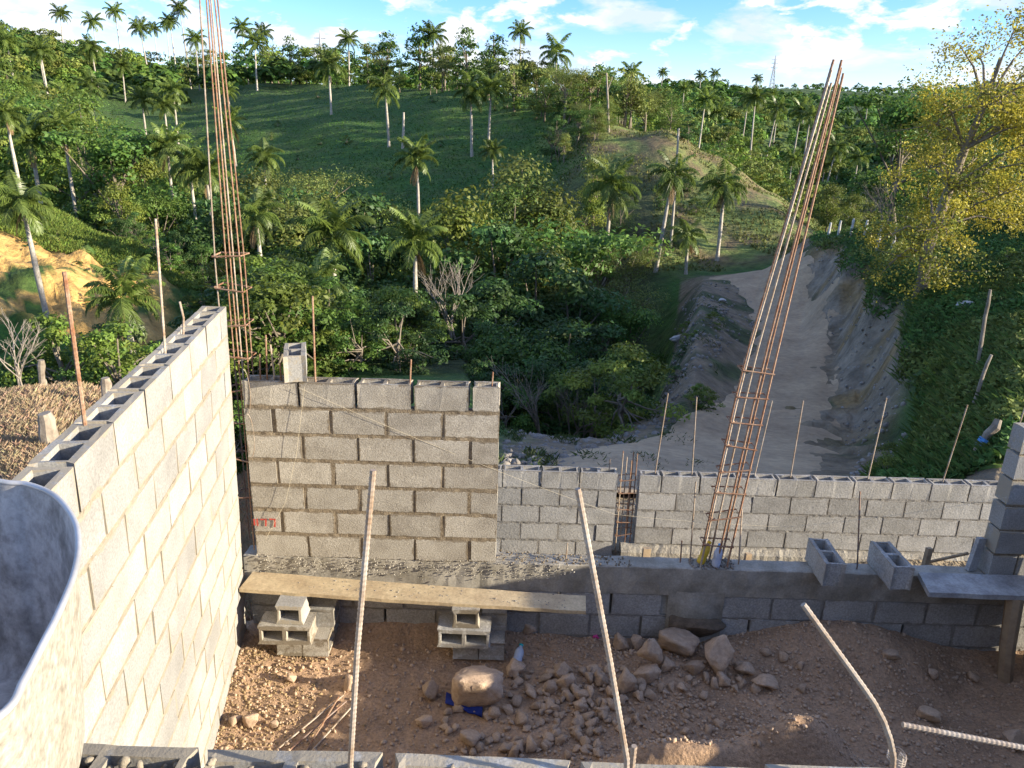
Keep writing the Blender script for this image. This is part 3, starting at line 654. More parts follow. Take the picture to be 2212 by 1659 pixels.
BIG = [  # u, v (centre), width px, height px, label
 (1030, 1483, 118, 112, 'largest pale sandy boulder lying on the earth in front of the right block stack'),
 (925, 1493, 44, 46, 'angular brown stone alone on bare soil left of the largest boulder'),
 (915, 1558, 40, 32, 'brown stone lying below and left of the largest boulder near the wall top'),
 (1112, 1447, 50, 38, 'dark brown stone touching the clear plastic bottle'),
 (1140, 1357, 38, 26, 'brown stone close under the right end of the scaffold plank'),
 (1403, 1415, 60, 82, 'tall grey brown boulder with a hole at the left of the boulder heap'),
 (1468, 1390, 90, 58, 'wide boulder at the top middle of the boulder heap under the column stub'),
 (1545, 1413, 78, 92, 'big slanting boulder at the right end of the boulder heap'),
 (1398, 1455, 62, 45, 'wedge shaped boulder at the foot of the boulder heap'),
 (1352, 1475, 50, 66, 'upright rounded boulder just right of the middle rusty bar'),
 (1340, 1388, 44, 38, 'square stone resting against the foundation left of the boulder heap'),
 (1458, 1367, 30, 26, 'small pale stone perched on top of the boulder heap'),
 (1015, 1595, 46, 40, 'round stone half hidden by the near wall top at bottom centre'),
 (1068, 1540, 32, 36, 'pointed stone touching the lower right of the largest boulder'),
 (540, 1553, 42, 42, 'pale pinkish rock in the sunlit dirt beside the left wall'),
 (625, 1468, 30, 26, 'small yellowish stone in front of the left block stack'),
 (592, 1566, 22, 20, 'small pinkish stone right of the pale pinkish rock'),
 (505, 1560, 28, 24, 'dull stone left of the pale pinkish rock'),
 (752, 1475, 26, 40, 'whitish lump lying just behind the leftmost upright bar'),
 (1210, 1450, 42, 38, 'lumpy rounded stone just right of the clear plastic bottle'),
 (1222, 1470, 42, 50, 'pale egg shaped stone in the middle of the stone spread'),
 (1190, 1483, 32, 42, 'brown oblong stone left of the pale egg shaped stone'),
 (1296, 1467, 40, 34, 'brown stone touching the left side of the middle rusty bar'),
 (1655, 1480, 62, 34, 'half buried flat stone right of the boulder heap'),
 (1925, 1415, 40, 26, 'brown stone on top of the soil mound against the foundation'),
 (1735, 1490, 26, 18, 'small pale oval stone beside the leaning grey bar'),
 (1500, 1440, 44, 40, 'rounded stone in the middle of the boulder heap'), (1440, 1440, 40, 36, 'grey stone in the gap between the two largest heap boulders'), (1560, 1468, 40, 34, 'stone at the foot of the slanting boulder'), (1610, 1450, 46, 36, 'brown rounded stone right below the slanting boulder'), (1375, 1385, 30, 34, 'small brown stone wedged behind the tall boulder'), (1320, 1500, 36, 30, 'stone half under the middle rusty bar'), (1255, 1500, 38, 30, 'flat brown stone below the pale egg shaped stone'),
 (1730, 1440, 20, 22, 'small brown stone left of the soil mound'),
 (1690, 1420, 24, 20, 'small brown stone halfway between boulder heap and soil mound'),
 (1655, 1410, 26, 22, 'small stone immediately right of the slanting boulder'),
 (2010, 1545, 48, 34, 'brown stone just above the tip of the lying bar'),
 (2190, 1600, 50, 46, 'pinkish brown stone at the lower right corner'),
 (2015, 1455, 26, 20, 'brown stone on the slope below the timber prop'),
 (2100, 1465, 30, 26, 'rounded stone on the slope left of the timber prop'),
]
# clump under the boulder heap
for i, (u, v, w, h, lab) in enumerate(BIG):
    p = fl(u, v + h * .46); d = depth_at(p); sx = w / FPX * d / 2; sz = h / FPX * d / 2 * 1.02
    me = (RB if w > 36 else RS)[i % (6 if w > 36 else 8)]
    bx = max(abs(vv.co.x) for vv in me.vertices); bz = max(abs(vv.co.z) for vv in me.vertices)
    ob = link('boulder' if w > 36 else 'stone', me, None, (p.x, p.y + sx * .45, p.z + sz * .80), (0, 0, random.uniform(-.35, .35)), (sx / bx, sx / bx * .85, sz / bz))
    tag(ob, lab, 'rock', 'rocks on the earth floor')
p = fl(1503, 1385); ob = link('boulder', rock_mesh(77, 3, 'stone_dark', 'boulder'), None, (p.x, p.y + .04, p.z + .15), (0, 0, .2), (.27, .19, .19)); tag(ob, 'dark wide boulder set against the foundation where the block courses break', 'rock', 'rocks on the earth floor')
# stones of the spread: many alike
n_st = 0
def on_spread(u, v):
    # the band of rubble in the middle of the floor
    return (1085 < u < 1640 and v > 1455 - (u - 1085) * .03 and v < 1600 and (v < 1560 + (u - 1000) * .06)) or (960 < u < 1300 and 1520 < v < 1640)
lab_st = 'fist sized brown stone among the rubble spread in the middle of the floor'
tries = 0
while n_st < 285 and tries < 6000:
    tries += 1
    u = random.choice((random.uniform(960, 1660), random.gauss(1260, 110))); v = random.uniform(1420, 1640)
    if not on_spread(u, v): continue
    p = fl(u, v); s = random.choice((.024, .028, .032, .037, .044, .055)) * random.uniform(.85, 1.2)
    if u > 1400 and v > 1520: s *= .6
    ob = link('stone', random.choice(RS), None, (p.x, p.y, p.z + s * .45), (random.uniform(-.6, .6), random.uniform(-.6, .6), random.uniform(0, 6.28)), (s * random.uniform(.9, 1.3), s, s * random.uniform(.75, 1)))
    
    szw = 'small' if s < .028 else ('fist sized' if s < .04 else 'large'); k = int(np.searchsorted([1075, 1150, 1225, 1300, 1380, 1470], u))
    tag(ob, szw + ' stone of the ' + ('front' if v > 1560 else ('middle' if v > 1500 else 'back')) + ' rubble ' + ('below the largest boulder', 'near the dark stone by the bottle', 'left of the pale egg shaped stone', 'right of the pale egg shaped stone', 'around the middle rusty bar', 'at the foot of the boulder heap', 'right of the boulder heap')[k], 'rock', 'stones of the rubble spread'); n_st += 1
# gravel: uncountable
P = []; Z = []
while len(P) < 9000:
    x = random.uniform(-2.1, 4.6); y = random.uniform(3.3, 4.99); w = .25
    w += .75 * math.exp(-((x - 1.0) / .9) ** 2) + .45 * math.exp(-((x - 2.6) / .9) ** 2) + .4 * math.exp(-((x + 1.9) / .35) ** 2)
    if random.random() > w: continue
    s = random.choice((.004, .005, .006, .008, .011, .015)) * random.uniform(.7, 1.2); P.append((x, y, floor_z(x, y) + s * .4)); Z.append(s)
gr = link('gravel', lumps(np.array(P), np.array(Z), 'stone', 'gravel')); gr['kind'] = 'stuff'; tag(gr, 'loose crumbs and gravel strewn over the earth floor', 'gravel')

P = []; Z = []
for i in range(2600):
    x = random.gauss(-1.72, .26); y = random.uniform(3.5, 4.72)
    if x < -2.15: continue
    q = random.choice((.003, .004, .005, .007, .010)) * random.uniform(.7, 1.3); P.append((x, y, floor_z(x, y) + q * .3)); Z.append(q)
M['clod'] = mat('clod', (.36, .25, .13), .97, (.24, .165, .09), 6., 6, bump=.6, bscale=30., bdist=.02, fine=(60., .3))
gr = link('earth_clods', lumps(np.array(P), np.array(Z), 'clod', 'earth_clods')); gr['kind'] = 'stuff'; tag(gr, 'yellowish crumbly clods in the sunlit dirt along the left wall', 'clods')

# ------------------------------------------------------------------ loose blocks, planks
def loose_block(p, rot, label, L=BL, group='loose concrete blocks', m='block', sc=1):
    o = link('concrete_block', hollow_block(random.randint(0, 999), m, L, 2 if L > .3 else 1), None, p, rot, sc)
    tag(o, label, 'block', group); return o
# block standing on end on the front wall
_b = atY(640, 824, 4.955); loose_block((_b.x - .276 * .195, 4.955 + .961 * .195, -1.653), (0, 0, R_(105)), 'lone block set crosswise on top of the front wall, end towards the camera', m='block_pale')
# two stacks carrying the plank
for sx, nm, dz in ((-1.60, 'left', .0), (-.285, 'right', 0)):
    py = 4.80 if nm == 'left' else 4.82
    zf = -3.70
    for q in (-1, 1):
        # lying on their long side, ends towards the camera
        loose_block((sx + q * .098, py + .02, zf + .075), (0, R_(90), R_(90)) if False else (R_(90), 0, R_(90)), 'bottom %s block of the %s stack under the plank' % ('left' if q < 0 else 'right', nm), group='blocks of the two stacks under the plank', m='block_smooth' if nm == 'right' else 'block')
    # lying on its face so the two cores look at the camera
    loose_block((sx - .01, py - .075 + .02, zf + .15 + .078), (R_(90), 0, R_(1.5 if nm == 'left' else -1)), 'block showing its two cores in the middle of the %s stack' % nm, group='blocks of the two stacks under the plank', m='block_smooth' if nm == 'right' else 'block')
    loose_block((sx + .11, py + .17, zf + .15 + .078), (R_(90), 0, R_(90)), 'rear block in the middle layer of the %s stack' % nm, group='blocks of the two stacks under the plank', m='block_smooth')
    loose_block((sx + (.03 if nm == 'left' else .0), py - .045 + .02, zf + .305 + .0765), (R_(90), 0, R_(0)), 'half block on top of the %s stack right under the plank' % nm, L=.2, group='blocks of the two stacks under the plank', m='block_pale' if nm == 'left' else 'block', sc=(1.0, 1, 1))
# plank
def plank(name, label, pts_top, th, m, cat='plank', nseg=24, rag=.004):
    """pts_top: near-left, far-left, far-right, near-right corners of the upper face"""
    nl, flc, fr, nrr = [Vector(p) for p in pts_top]; mb = MB(); V = []; F = []
    for i in range(nseg + 1):
        t = i / nseg; a = nl.lerp(nrr, t); b = flc.lerp(fr, t); sag = Vector((0, 0, -.006 * math.sin(t * math.pi)))
        ja = Vector((0, random.uniform(-rag, rag), random.uniform(-.0015, .0015)))
        V += [a + ja + sag, b + sag + Vector((0, random.uniform(-rag, rag), 0)), b + sag - Vector((0, 0, th)), a + ja + sag - Vector((0, 0, th))]
    for i in range(nseg):
        for k in range(4): F.append((i * 4 + k, i * 4 + (k + 1) % 4, i * 4 + 4 + (k + 1) % 4, i * 4 + 4 + k))
    F += [(3, 2, 1, 0), tuple(nseg * 4 + k for k in range(4))]
    mb.add(V, [f[::-1] for f in F]); o = link(name, mb.mesh(name, m)); tag(o, label, cat); return o
ZP = -3.215
pk = plank('scaffold_plank', 'long pale mortar spattered plank laid across two stacks of blocks', [(-1.985, 4.745, ZP), (-1.96, 4.985, ZP), (.60, 4.79, ZP), (.585, 4.60, ZP)], .028, 'plank')
n = 220; t = rng.uniform(.15, .95, n); pts = np.stack([-1.98 + 2.55 * t, 4.99 - .2 * t - rng.uniform(0, .19, n), ZP - .004 + rng.uniform(-.002, .004, n) - .006 * np.sin(t * np.pi)], 1)
cr = link('mortar_spatter', lumps(pts, rng.uniform(.002, .008, n), 'mortar_grey', 'mortar_spatter'), pk); cr['kind'] = 'stuff'
# right scaffold board and its prop
plank('scaffold_board', 'grey mortar stained board at the right edge held up by a timber prop', [(3.10, 4.715, -3.045), (3.16, 4.985, -3.045), (4.9, 5.0, -3.045), (4.9, 4.70, -3.045)], .04, 'plank_grey', nseg=14)
pm = MB(); pm.tube([(3.86, 4.72, -3.95), (3.80, 4.74, -3.5), (3.77, 4.76, -3.087)], [.052, .055, .06], 8)
tag(link('timber_prop', pm.mesh('timber_prop', 'wood')), 'slanting timber prop under the grey board at the right edge', 'prop')
# two blocks set across the beam
loose_block((2.44, 5.0, -3.085), (0, 0, R_(88)), 'left one of two blocks set crosswise on the beam by the right wall', m='block_smooth', group='blocks set across the beam')
loose_block((2.93, 4.985, -3.085), (0, 0, R_(90)), 'right one of two blocks set crosswise on the beam by the right wall', m='block_smooth', group='blocks set across the beam')
# stakes and offcuts behind the beam
for (u, v0, v1, w, y, m, lab) in ((1992, 1220, 1185, .045, 5.35, 'wood', 'pale pointed wooden stake behind the beam near the right wall'), (2098, 1222, 1162, .07, 5.1, 'plank_grey', 'dark weathered upright board end beside the right wall'),
                                  (1392, 1200, 1184, .07, 6.2, 'wood', 'short timber offcut behind the beam under the boundary wall'), (1612, 1208, 1196, .06, 6.2, 'wood', 'small sawn offcut behind the beam beside the bottles')):
    a = atY(u, v0, y); b = atY(u, v1, y); mb = MB(); zz = -4.12 if y > 5.2 else -3.08
    mb.box(-w / 2, w / 2, -.018, .018, 0, b.z - zz, .004); tag(link('wooden_stake', mb.mesh('wooden_stake', m), None, (a.x, y, zz), (0, R_(6) if y < 5.2 else R_(2), R_(12))), lab, 'stake')
# stick leaning behind the beam
mb = MB(); mb.tube([atY(2000, 1216, 5.6), atY(2090, 1196, 5.25)], .014, 6); tag(link('timber_batten', mb.mesh('timber_batten', 'wood')), 'thin batten leaning low behind the beam by the pale stake', 'batten')

# ------------------------------------------------------------------ reinforcing bars
def bar(pts, label, m='rebar_grey', r=.006, pitch=.02, n=6, name='rebar', group=None):
    mb = MB(); o = Vector(pts[0]); mb.rebar([Vector(p) - o for p in pts], r, pitch, n)
    ob = link(name, mb.mesh(name, m, False), None, o); tag(ob, label, 'rebar', group); return ob
def wall_bar(u0, v0, u1, v1, y, label, r=.006, m='rebar_grey', below=.12, bend=0, dy=0):
    a = atY(u0, v0, y); b = atY(u1, v1, y + dy); d = (b - a).normalized()
    base = a - Vector((0, 0, below)); mid = a.lerp(b, .55) + Vector((bend, 0, 0))
    return bar([base, a, mid, b], label, m, r)
YO = 7.19
for (u0, v0, u1, v1, r, lab) in ((1416, 1017, 1443, 850, .0065, 'leftmost tall bar rising from the long boundary wall'), (1495, 1019, 1505, 858, .0065, 'second tall bar from the left in the long boundary wall'),
        (1631, 1024, 1668, 866, .0055, 'thin greyish bar just right of the leaning column cage'), (1708, 1027, 1735, 866, .0065, 'tall straight bar in the middle of the long boundary wall'),
        (1875, 1034, 1915, 860, .0065, 'leaning bar in the boundary wall above the two crosswise blocks'), (2036, 1042, 2090, 875, .0065, 'leaning bar in the boundary wall near its right end'),
        (2160, 1044, 2214, 880, .0065, 'bar touching the right edge of the picture behind the wall end')):
    wall_bar(u0, v0, u1, v1, YO, lab, r, below=.16)
wall_bar(1316, 1014, 1318, 992, YO, 'short bar end above the short boundary wall beside the gap', .006, below=.16)
# bars standing on the beam
for (u0, v0, u1, v1, lab, m) in ((1491, 1208, 1503, 1040, 'pale thin bar on the beam left of the leaning cage', 'rebar_grey'), (1596, 1212, 1603, 1100, 'thin bar on the beam right of the leaning cage', 'rebar_grey'),
        (1852, 1222, 1858, 1062, 'dark thin bar on the beam between the two crosswise blocks', 'wire'), (1470, 1208, 1473, 1168, 'shortest dark bar end on the beam left of the bottles', 'wire'), (1222, 1213, 1226, 1172, 'short pale bar on the beam near the end of the front wall', 'rebar_grey')):
    wall_bar(u0, v0, u1, v1, 5.07, lab, .0055, m, below=.03)
# front wall bars
for (u0, v0, u1, v1, r, lab, m) in ((562, 806, 561, 765, .005, 'short thin bar at the left end of the front wall', 'rebar_rust'), (577, 812, 574, 724, .006, 'tallest of the bars at the left end of the front wall', 'rebar_rust'), (592, 806, 584, 745, .006, 'bar leaning left beside the lone block', 'rebar_grey'),
        (606, 806, 605, 784, .006, 'stub of bar immediately left of the lone block', 'rebar_rust'), (681, 815, 675, 640, .0065, 'tall bar right of the lone block on the front wall', 'rebar_rust'), (886, 824, 888, 777, .006, 'short bar in the middle of the front wall top', 'rebar_rust'), (1063, 832, 1065, 804, .006, 'shortest bar at the right end of the front wall top', 'rebar_rust')):
    wall_bar(u0, v0, u1, v1, 5.075, lab, r, m, below=.14)
# left wall bars
def lwbar(u0, v0, u1, v1, lab, r=.0065, m='rebar_rust', bend=0):
    a = atZ(u0, v0, -1.13); b = atY(u1, v1, a.y); bar([a - Vector((0, 0, .16)), a, a.lerp(b, .5) + Vector((bend, 0, 0)), b], lab, m, r)
lwbar(185, 928, 139, 588, 'nearest tall rusty bar standing in the left wall', .0075)
lwbar(357, 763, 336, 473, 'tall thin bar in the middle of the left wall', .006, 'rebar_grey')
lwbar(396, 722, 388, 652, 'short bent bar in the left wall behind the tall thin one', .006, 'rebar_grey', .012)
# bar ends poking out of the left wall face
bar([lw_pt(.92, .05, -1.735), lw_pt(.92, -.062, -1.70)], 'bar end poking out of the left wall beside the wheelbarrow', 'rebar_grey', .008, .012)
# foreground bars, thick and ribbed
def fg(pts, lab, r=.0058, m='rebar_bright'): bar(pts, lab, m, r, .011, 8)
fg([atY(757, 1659, 1.23) - Vector((0, 0, .1)), atY(757, 1650, 1.23), atY(772, 1400, 1.235), atY(806, 1016, 1.25)], 'leftmost thick ribbed bar standing up from the near wall', .0056, 'rebar_bright')
fg([atY(1358, 1668, 1.22) - Vector((0, 0, .1)), atY(1354, 1640, 1.22), atY(1318, 1430, 1.24), atY(1248, 1056, 1.26)], 'middle rusty ribbed bar leaning left from the near wall', .0056, 'rebar_bright')
fg([atY(1364, 1668, 1.25) - Vector((0, 0, .06)), atY(1366, 1650, 1.25), atY(1370, 1612, 1.25)], 'short bar stub right beside the foot of the middle ribbed bar', .006)
fg([atY(1940, 1672, 1.22) - Vector((0, 0, .08)), atY(1930, 1634, 1.22), atY(1922, 1596, 1.222), atY(1908, 1557, 1.226), atY(1888, 1519, 1.232), atY(1864, 1484, 1.24), atY(1735, 1306, 1.28)], 'bent bright bar leaning far left on the right of the near wall', .0058)
fg([atY(1938, 1676, 1.25), atY(1948, 1630, 1.25)], 'stub of bar wired to the foot of the bent bright bar', .0058)
fg([atY(1950, 1566, 1.35), atY(2260, 1625, 1.33)], 'bright ribbed bar lying nearly level at the lower right edge', .0058)
# tie wire loops round the foot of the bent bar
mb = MB(); c = atY(1936, 1640, 1.235)
for k in range(3): mb.tube([c + Vector((.017 * math.cos(t), .02 * math.sin(t), .006 * k + .003 * math.sin(2 * t))) for t in np.linspace(0, 6.28, 14)], .0012, 5)
tag(link('tie_wire', mb.mesh('tie_wire', 'rebar_bright')), 'wire wound round the foot of the bent bright bar', 'wire')

def cage(name, label, corners_fn, levels, z0, ztop, mb_bar, nbar=6, r=.006, conv=True, w=.2, d=.11):
    """column cage: six bars and square stirrups; corners_fn(z) gives the centre at height z"""
    root = thing(name, label, 'rebar column', corners_fn(z0))
    base = Vector(corners_fn(z0)); offs = [(-w / 2, -d / 2), (-w / 2 + .02, d / 2), (0.02, -d / 2), (-.01, d / 2), (w / 2, -d / 2), (w / 2 - .02, d / 2)]
    for k, (ox, oy) in enumerate(offs):
        zt = ztop + random.uniform(-.12, .06); pts = []
        for z in np.linspace(z0, zt, 9):
            cc = Vector(corners_fn(z)); zl = levels[-1]; f = 1.0 if z <= zl or not conv else max(.26, 1 - .62 * (z - zl) / max(ztop - zl, .1))
            pts.append(cc + Vector((ox * f, oy * f, 0)) - base)
        m = MB(); m.rebar(pts, r, .028, 6); link('bar', m.mesh('bar', mb_bar if k % 3 else 'rebar_grey'), root)
    for z in levels:
        cc = Vector(corners_fn(z)) - base; m = MB(); e = .012; tl = random.uniform(-.02, .02)
        q = [(-w / 2 - e, -d / 2 - e), (w / 2 + e, -d / 2 - e), (w / 2 + e, d / 2 + e), (-w / 2 - e, d / 2 + e), (-w / 2 - e, -d / 2 - e)]
        P = [cc + Vector((x, y, tl * x / w * 2 + random.uniform(-.006, .006))) for x, y in q]
        P.append(P[-1] + Vector((.05, .045, -.01)))
        m.tube(P, .006, 6); st_ = link('stirrup', m.mesh('stirrup', 'rebar_rust'), root); m = MB()
        for (ox, oy) in offs[:3]:                # tie wires
            m.tube([cc + Vector((ox + .011 * math.cos(t), oy + .011 * math.sin(t), .004 * math.sin(t * 2))) for t in np.linspace(0, 6.28, 9)], .0022, 5)
        link('tie_wire', m.mesh('tie_wire', 'rebar_rust'), st_)
    return root
# leaning cage on the beam (right)
a = atY(1541, 1205, 5.07); b = atY(1633, 800, 5.07); t3 = atY(1808, 150, 5.07)
def c2(z):
    if z <= b.z: t = (z - a.z) / (b.z - a.z); return a.lerp(b, t)
    t = (z - b.z) / (t3.z - b.z); return b.lerp(t3, t)
cage('rebar_cage', 'tall rusty column cage leaning right, standing on the beam', c2, [atY(1541, v, 5.07).z for v in (1172, 1112, 1058, 1010, 958, 908, 852, 798)], -3.10, t3.z, 'rebar_rust', w=.205, d=.10, r=.0072)
# corner cage between the left and front walls
def c1(z): return Vector((-1.955 + .006 * z, 5.10, z))
cage('rebar_cage', 'tall column cage of bars at the corner where left and front walls meet', c1, [-2.6, -2.3, -2.0, -1.75, -1.5, -1.27, -1.02, -.79], -3.05, 1.35, 'rebar_rust', w=.17, d=.14, r=.0048)
# cage in the gap of the boundary wall
def c3(z): return Vector((1.255, 7.19, z))
cage('rebar_cage', 'short column cage filling the gap between the two boundary walls', c3, [-4.0, -3.85, -3.7, -3.5, -3.35], -4.25, -3.05, 'rebar_rust', w=.15, d=.12, conv=False)
# coils of loose tie wire at the corner
mb = MB()
for k in range(4):
    z = -1.75 - .33 * (k // 2); mb.tube([Vector((-1.905 + .02 * k % 3 * .01, 5.0 - .01 * k, z)) + Vector((.035 * math.sin(t) + .004 * k, 0, .17 * math.cos(t))) for t in np.linspace(0, 3.1, 10)], .002, 5)
tag(link('tie_wire', mb.mesh('tie_wire', 'rebar_grey')), 'loops of loose tie wire hanging at the corner cage', 'wire')
# loose bars lying in the dirt, lower left
for k, (p, q, m, lab) in enumerate(((( 612, 1612), (742, 1505), 'rebar_grey', 'long grey bar lying in the dirt, lowest of the bundle'), ((640, 1612), (748, 1520), 'wire', 'dark bar lying in the dirt in the middle of the bundle'), ((670, 1612), (732, 1512), 'rebar_rust', 'rusty bar lying steepest across the bundle in the dirt'), ((690, 1608), (760, 1535), 'rebar_grey', 'short grey bar at the right of the bundle in the dirt'))):
    a = fl(*p) + Vector((0, 0, .012)); b = fl(*q) + Vector((0, 0, .012 + .006 * k)); d = b - a; bar([a - d * .4, a, b], lab, m, .006, .02)

# strings of the masons
def string(pts, lab):
    mb = MB(); mb.tube(pts, .0010, 5); tag(link('mason_string', mb.mesh('mason_string', 'string')), lab, 'string')
def sagging(a, b, s, n=16): return [a.lerp(b, i / n) - Vector((0, 0, s * 4 * (i / n) * (1 - i / n))) for i in range(n + 1)]
pa = atY(655, 836, 4.975)
string(sagging(atY(658, 836, 4.975), atY(574, 1165, 4.975), -.0, 10)[:1] + [atY(640, 985, 4.97), atY(617, 1085, 4.97), atY(574, 1165, 4.975)], 'thin string hanging from the lone block down the front wall')
string(sagging(atY(645, 838, 4.975), atY(1330, 1112, 5.02), .03) + sagging(atY(1330, 1112, 5.02), atY(1700, 1139, 5.05), .012)[1:] + sagging(atY(1700, 1139, 5.05), atY(2240, 1062, 5.02), .03)[1:], 'long pale string from the lone block across to the right wall')

# ------------------------------------------------------------------ wheelbarrow at the left edge
root = thing('wheelbarrow', 'metal wheelbarrow at the left edge, grey inside and cream spotted outside', 'wheelbarrow', (-1.05, .95, -1.5))
O = Vector((-1.05, .95, -1.5))
rim = [atZ(u, v, -.68) for (u, v) in ((0, 1039), (60, 1045), (120, 1074), (158, 1119), (171, 1178), (160, 1238), (130, 1310), (90, 1398), (50, 1476), (0, 1545))]
# close the outline on the far side, out of view
c = Vector((-1.17, .98, -.68))
extra = [Vector((x, y, -.68)) for x, y in ((-.66, .62), (-.74, .53), (-.95, .50), (-1.25, .55), (-1.5, .72), (-1.62, .95), (-1.58, 1.2), (-1.42, 1.34), (-1.2, 1.40))]
loop = rim + extra
def resample(loop, n):
    P = [Vector(p) for p in loop]; m = len(P); out = []
    for i in range(n):
        t = i / n * m; k = int(t); f = t - k; p0, p1, p2, p3 = P[(k - 1) % m], P[k % m], P[(k + 1) % m], P[(k + 2) % m]
        out.append(.5 * ((2 * p1) + (p2 - p0) * f + (2 * p0 - 5 * p1 + 4 * p2 - p3) * f * f + (3 * p1 - p0 - 3 * p2 + p3) * f ** 3))
    return out
lp = resample(loop, 96); lp = [p_ + Vector((.004 * mnoise.noise(p_ * 6), .004 * mnoise.noise(p_ * 6 + Vector((3, 1, 2))), .006 * mnoise.noise(p_ * 5 + Vector((7, 2, 2))))) for p_ in lp]; n = len(lp); cb = Vector((-1.06, 1.02, -1.10))
def ring(f, dz, inset=0): return [((p - c) * (f - inset) + c).lerp(((p - c) * (f - inset) + Vector((cb.x, cb.y, p.z))), (1 - f) / .4) + Vector((0, 0, dz)) - O for p in lp]
outer = [ring(1.0, 0), ring(.93, -.10), ring(.84, -.24), ring(.74, -.38), ring(.66, -.42)]
inner = [ring(1.0, 0, .008), ring(.93, -.10, .008), ring(.84, -.238, .008), ring(.74, -.372, .008), ring(.66, -.41, .008)]
def shell(rings, flip, cap):
    V = [v for g in rings for v in g]; F = []
    for i in range(len(rings) - 1):
        for k in range(n):
            f = (i * n + k, i * n + (k + 1) % n, (i + 1) * n + (k + 1) % n, (i + 1) * n + k); F.append(f if flip else f[::-1])
    if cap: q = tuple((len(rings) - 1) * n + k for k in range(n)); F.append(q if flip else q[::-1])
    return V, F
mb = MB(); mb.add(*shell(outer, True, True)); link('tray_outside', mb.mesh('tray_outside', 'tub_out', True), root)
mb = MB(); mb.add(*shell(inner, False, True)); link('tray_inside', mb.mesh('tray_inside', 'tub_in', True), root)
mb = MB(); mb.tube([p - O for p in lp] + [lp[0] - O, lp[1] - O], .0055, 8, False); link('rim', mb.mesh('rim', 'tub_rim', True), root)
for q in (-.2, .2):
    mb = MB(); mb.tube([Vector((.0 + q, -.15, .38)), Vector((q, -.2, .0))], .016, 8); link('leg', mb.mesh('leg', 'steel_dark'), root)
    mb = MB(); mb.tube([Vector((q * .4 - .1, .15, .36)), Vector((q - .1, -.3, .37)), Vector((q * 1.2 - .1, -.85, .45))], .016, 8); link('handle', mb.mesh('handle', 'steel_dark'), root)
mb = MB(); mb.tube([Vector((-.28, .0 + .15 * math.cos(t), .16 + .15 * math.sin(t))) for t in np.linspace(0, 6.28, 25)], .035, 10, False); wl = link('wheel', mb.mesh('wheel', 'rubber', True), root)
mb = MB(); mb.tube([Vector((-.38, 0, .16)), Vector((-.18, 0, .16))], .02, 8); mb.tube([Vector((-.28, 0, .16)), Vector((-.28, .12, .28))], .014, 6); mb.tube([Vector((-.28, 0, .16)), Vector((-.28, -.12, .3))], .014, 6); link('axle', mb.mesh('axle', 'steel_dark'), wl)

# ------------------------------------------------------------------ bottles and litter
def bottle(name, label, p, rot, h, r, m, mc, sc=1):
    root = thing(name, label, 'bottle', p, rot); mb = MB(); prof = [(0, .0), (r * .9, .002), (r, .012), (r, h * .28), (r * .9, h * .34), (r, h * .40), (r, h * .62), (r * .8, h * .74), (r * .45, h * .86), (r * .38, h * .93)]
    V = []; F = []; k = 14
    for (q, z) in prof:
        for i in range(k): V.append((max(q, .001) * math.cos(6.2832 * i / k), max(q, .001) * math.sin(6.2832 * i / k), z))
    for j in range(len(prof) - 1):
        for i in range(k): F.append((j * k + i, j * k + (i + 1) % k, (j + 1) * k + (i + 1) % k, (j + 1) * k + i))
    mb.add(V, F); link('body', mb.mesh('body', m, True), root)
    mb = MB(); mb.tube([(0, 0, h * .9), (0, 0, h)], r * .48, 12); link('cap', mb.mesh('cap', mc), root)
    return root
bottle('plastic_bottle', 'yellow juice bottle leaning at the foot of the leaning cage', atZ(1512, 1218, -3.075) + Vector((0, 0, .002)), (R_(-14), R_(22), 0), .19, .032, 'bottle_yellow', 'cap_yellow')
bottle('plastic_bottle', 'clear bottle with blue cap standing at the foot of the leaning cage', atZ(1545, 1224, -3.075), (R_(-8), R_(8), 0), .185, .033, 'bottle_clear', 'cap_blue')
p = fl(1118, 1442); bottle('plastic_bottle', 'crushed clear bottle with teal cap lying on the soil by a dark stone', p + Vector((-.01, -.02, .045)), (R_(-62), R_(28), 0), .16, .035, 'bottle_clear', 'cap_teal')
# dark blue rag under the large boulder
p = fl(1002, 1530); mb = MB(); V = []; F = []; nx, ny = 12, 6
for j in range(ny):
    for i in range(nx):
        x = -.13 + .26 * i / (nx - 1); yv = -.05 + .10 * j / (ny - 1)
        V.append((x, yv - x * .35, .035 + .03 * mnoise.noise(Vector((x * 14, yv * 18, 2))) - x * .1))
F = [(j * nx + i, j * nx + i + 1, (j + 1) * nx + i + 1, (j + 1) * nx + i) for j in range(ny - 1) for i in range(nx - 1)]
mb.add(V, F); mb.add([(a, b, cc - .006) for a, b, cc in V], [f[::-1] for f in F])
tag(link('cloth_rag', mb.mesh('cloth_rag', 'cloth_blue', True), None, p), 'crumpled dark blue rag pinned under the largest boulder', 'rag')
p = fl(1286, 1378); mb = MB(); mb.box(-.016, .016, -.01, .01, 0, .02, .005); mb.box(.01, .03, -.012, .004, .0, .012, .004); tag(link('plastic_scrap', mb.mesh('plastic_scrap', 'pink'), None, p), 'tiny scrap of pink plastic on the soil', 'litter')

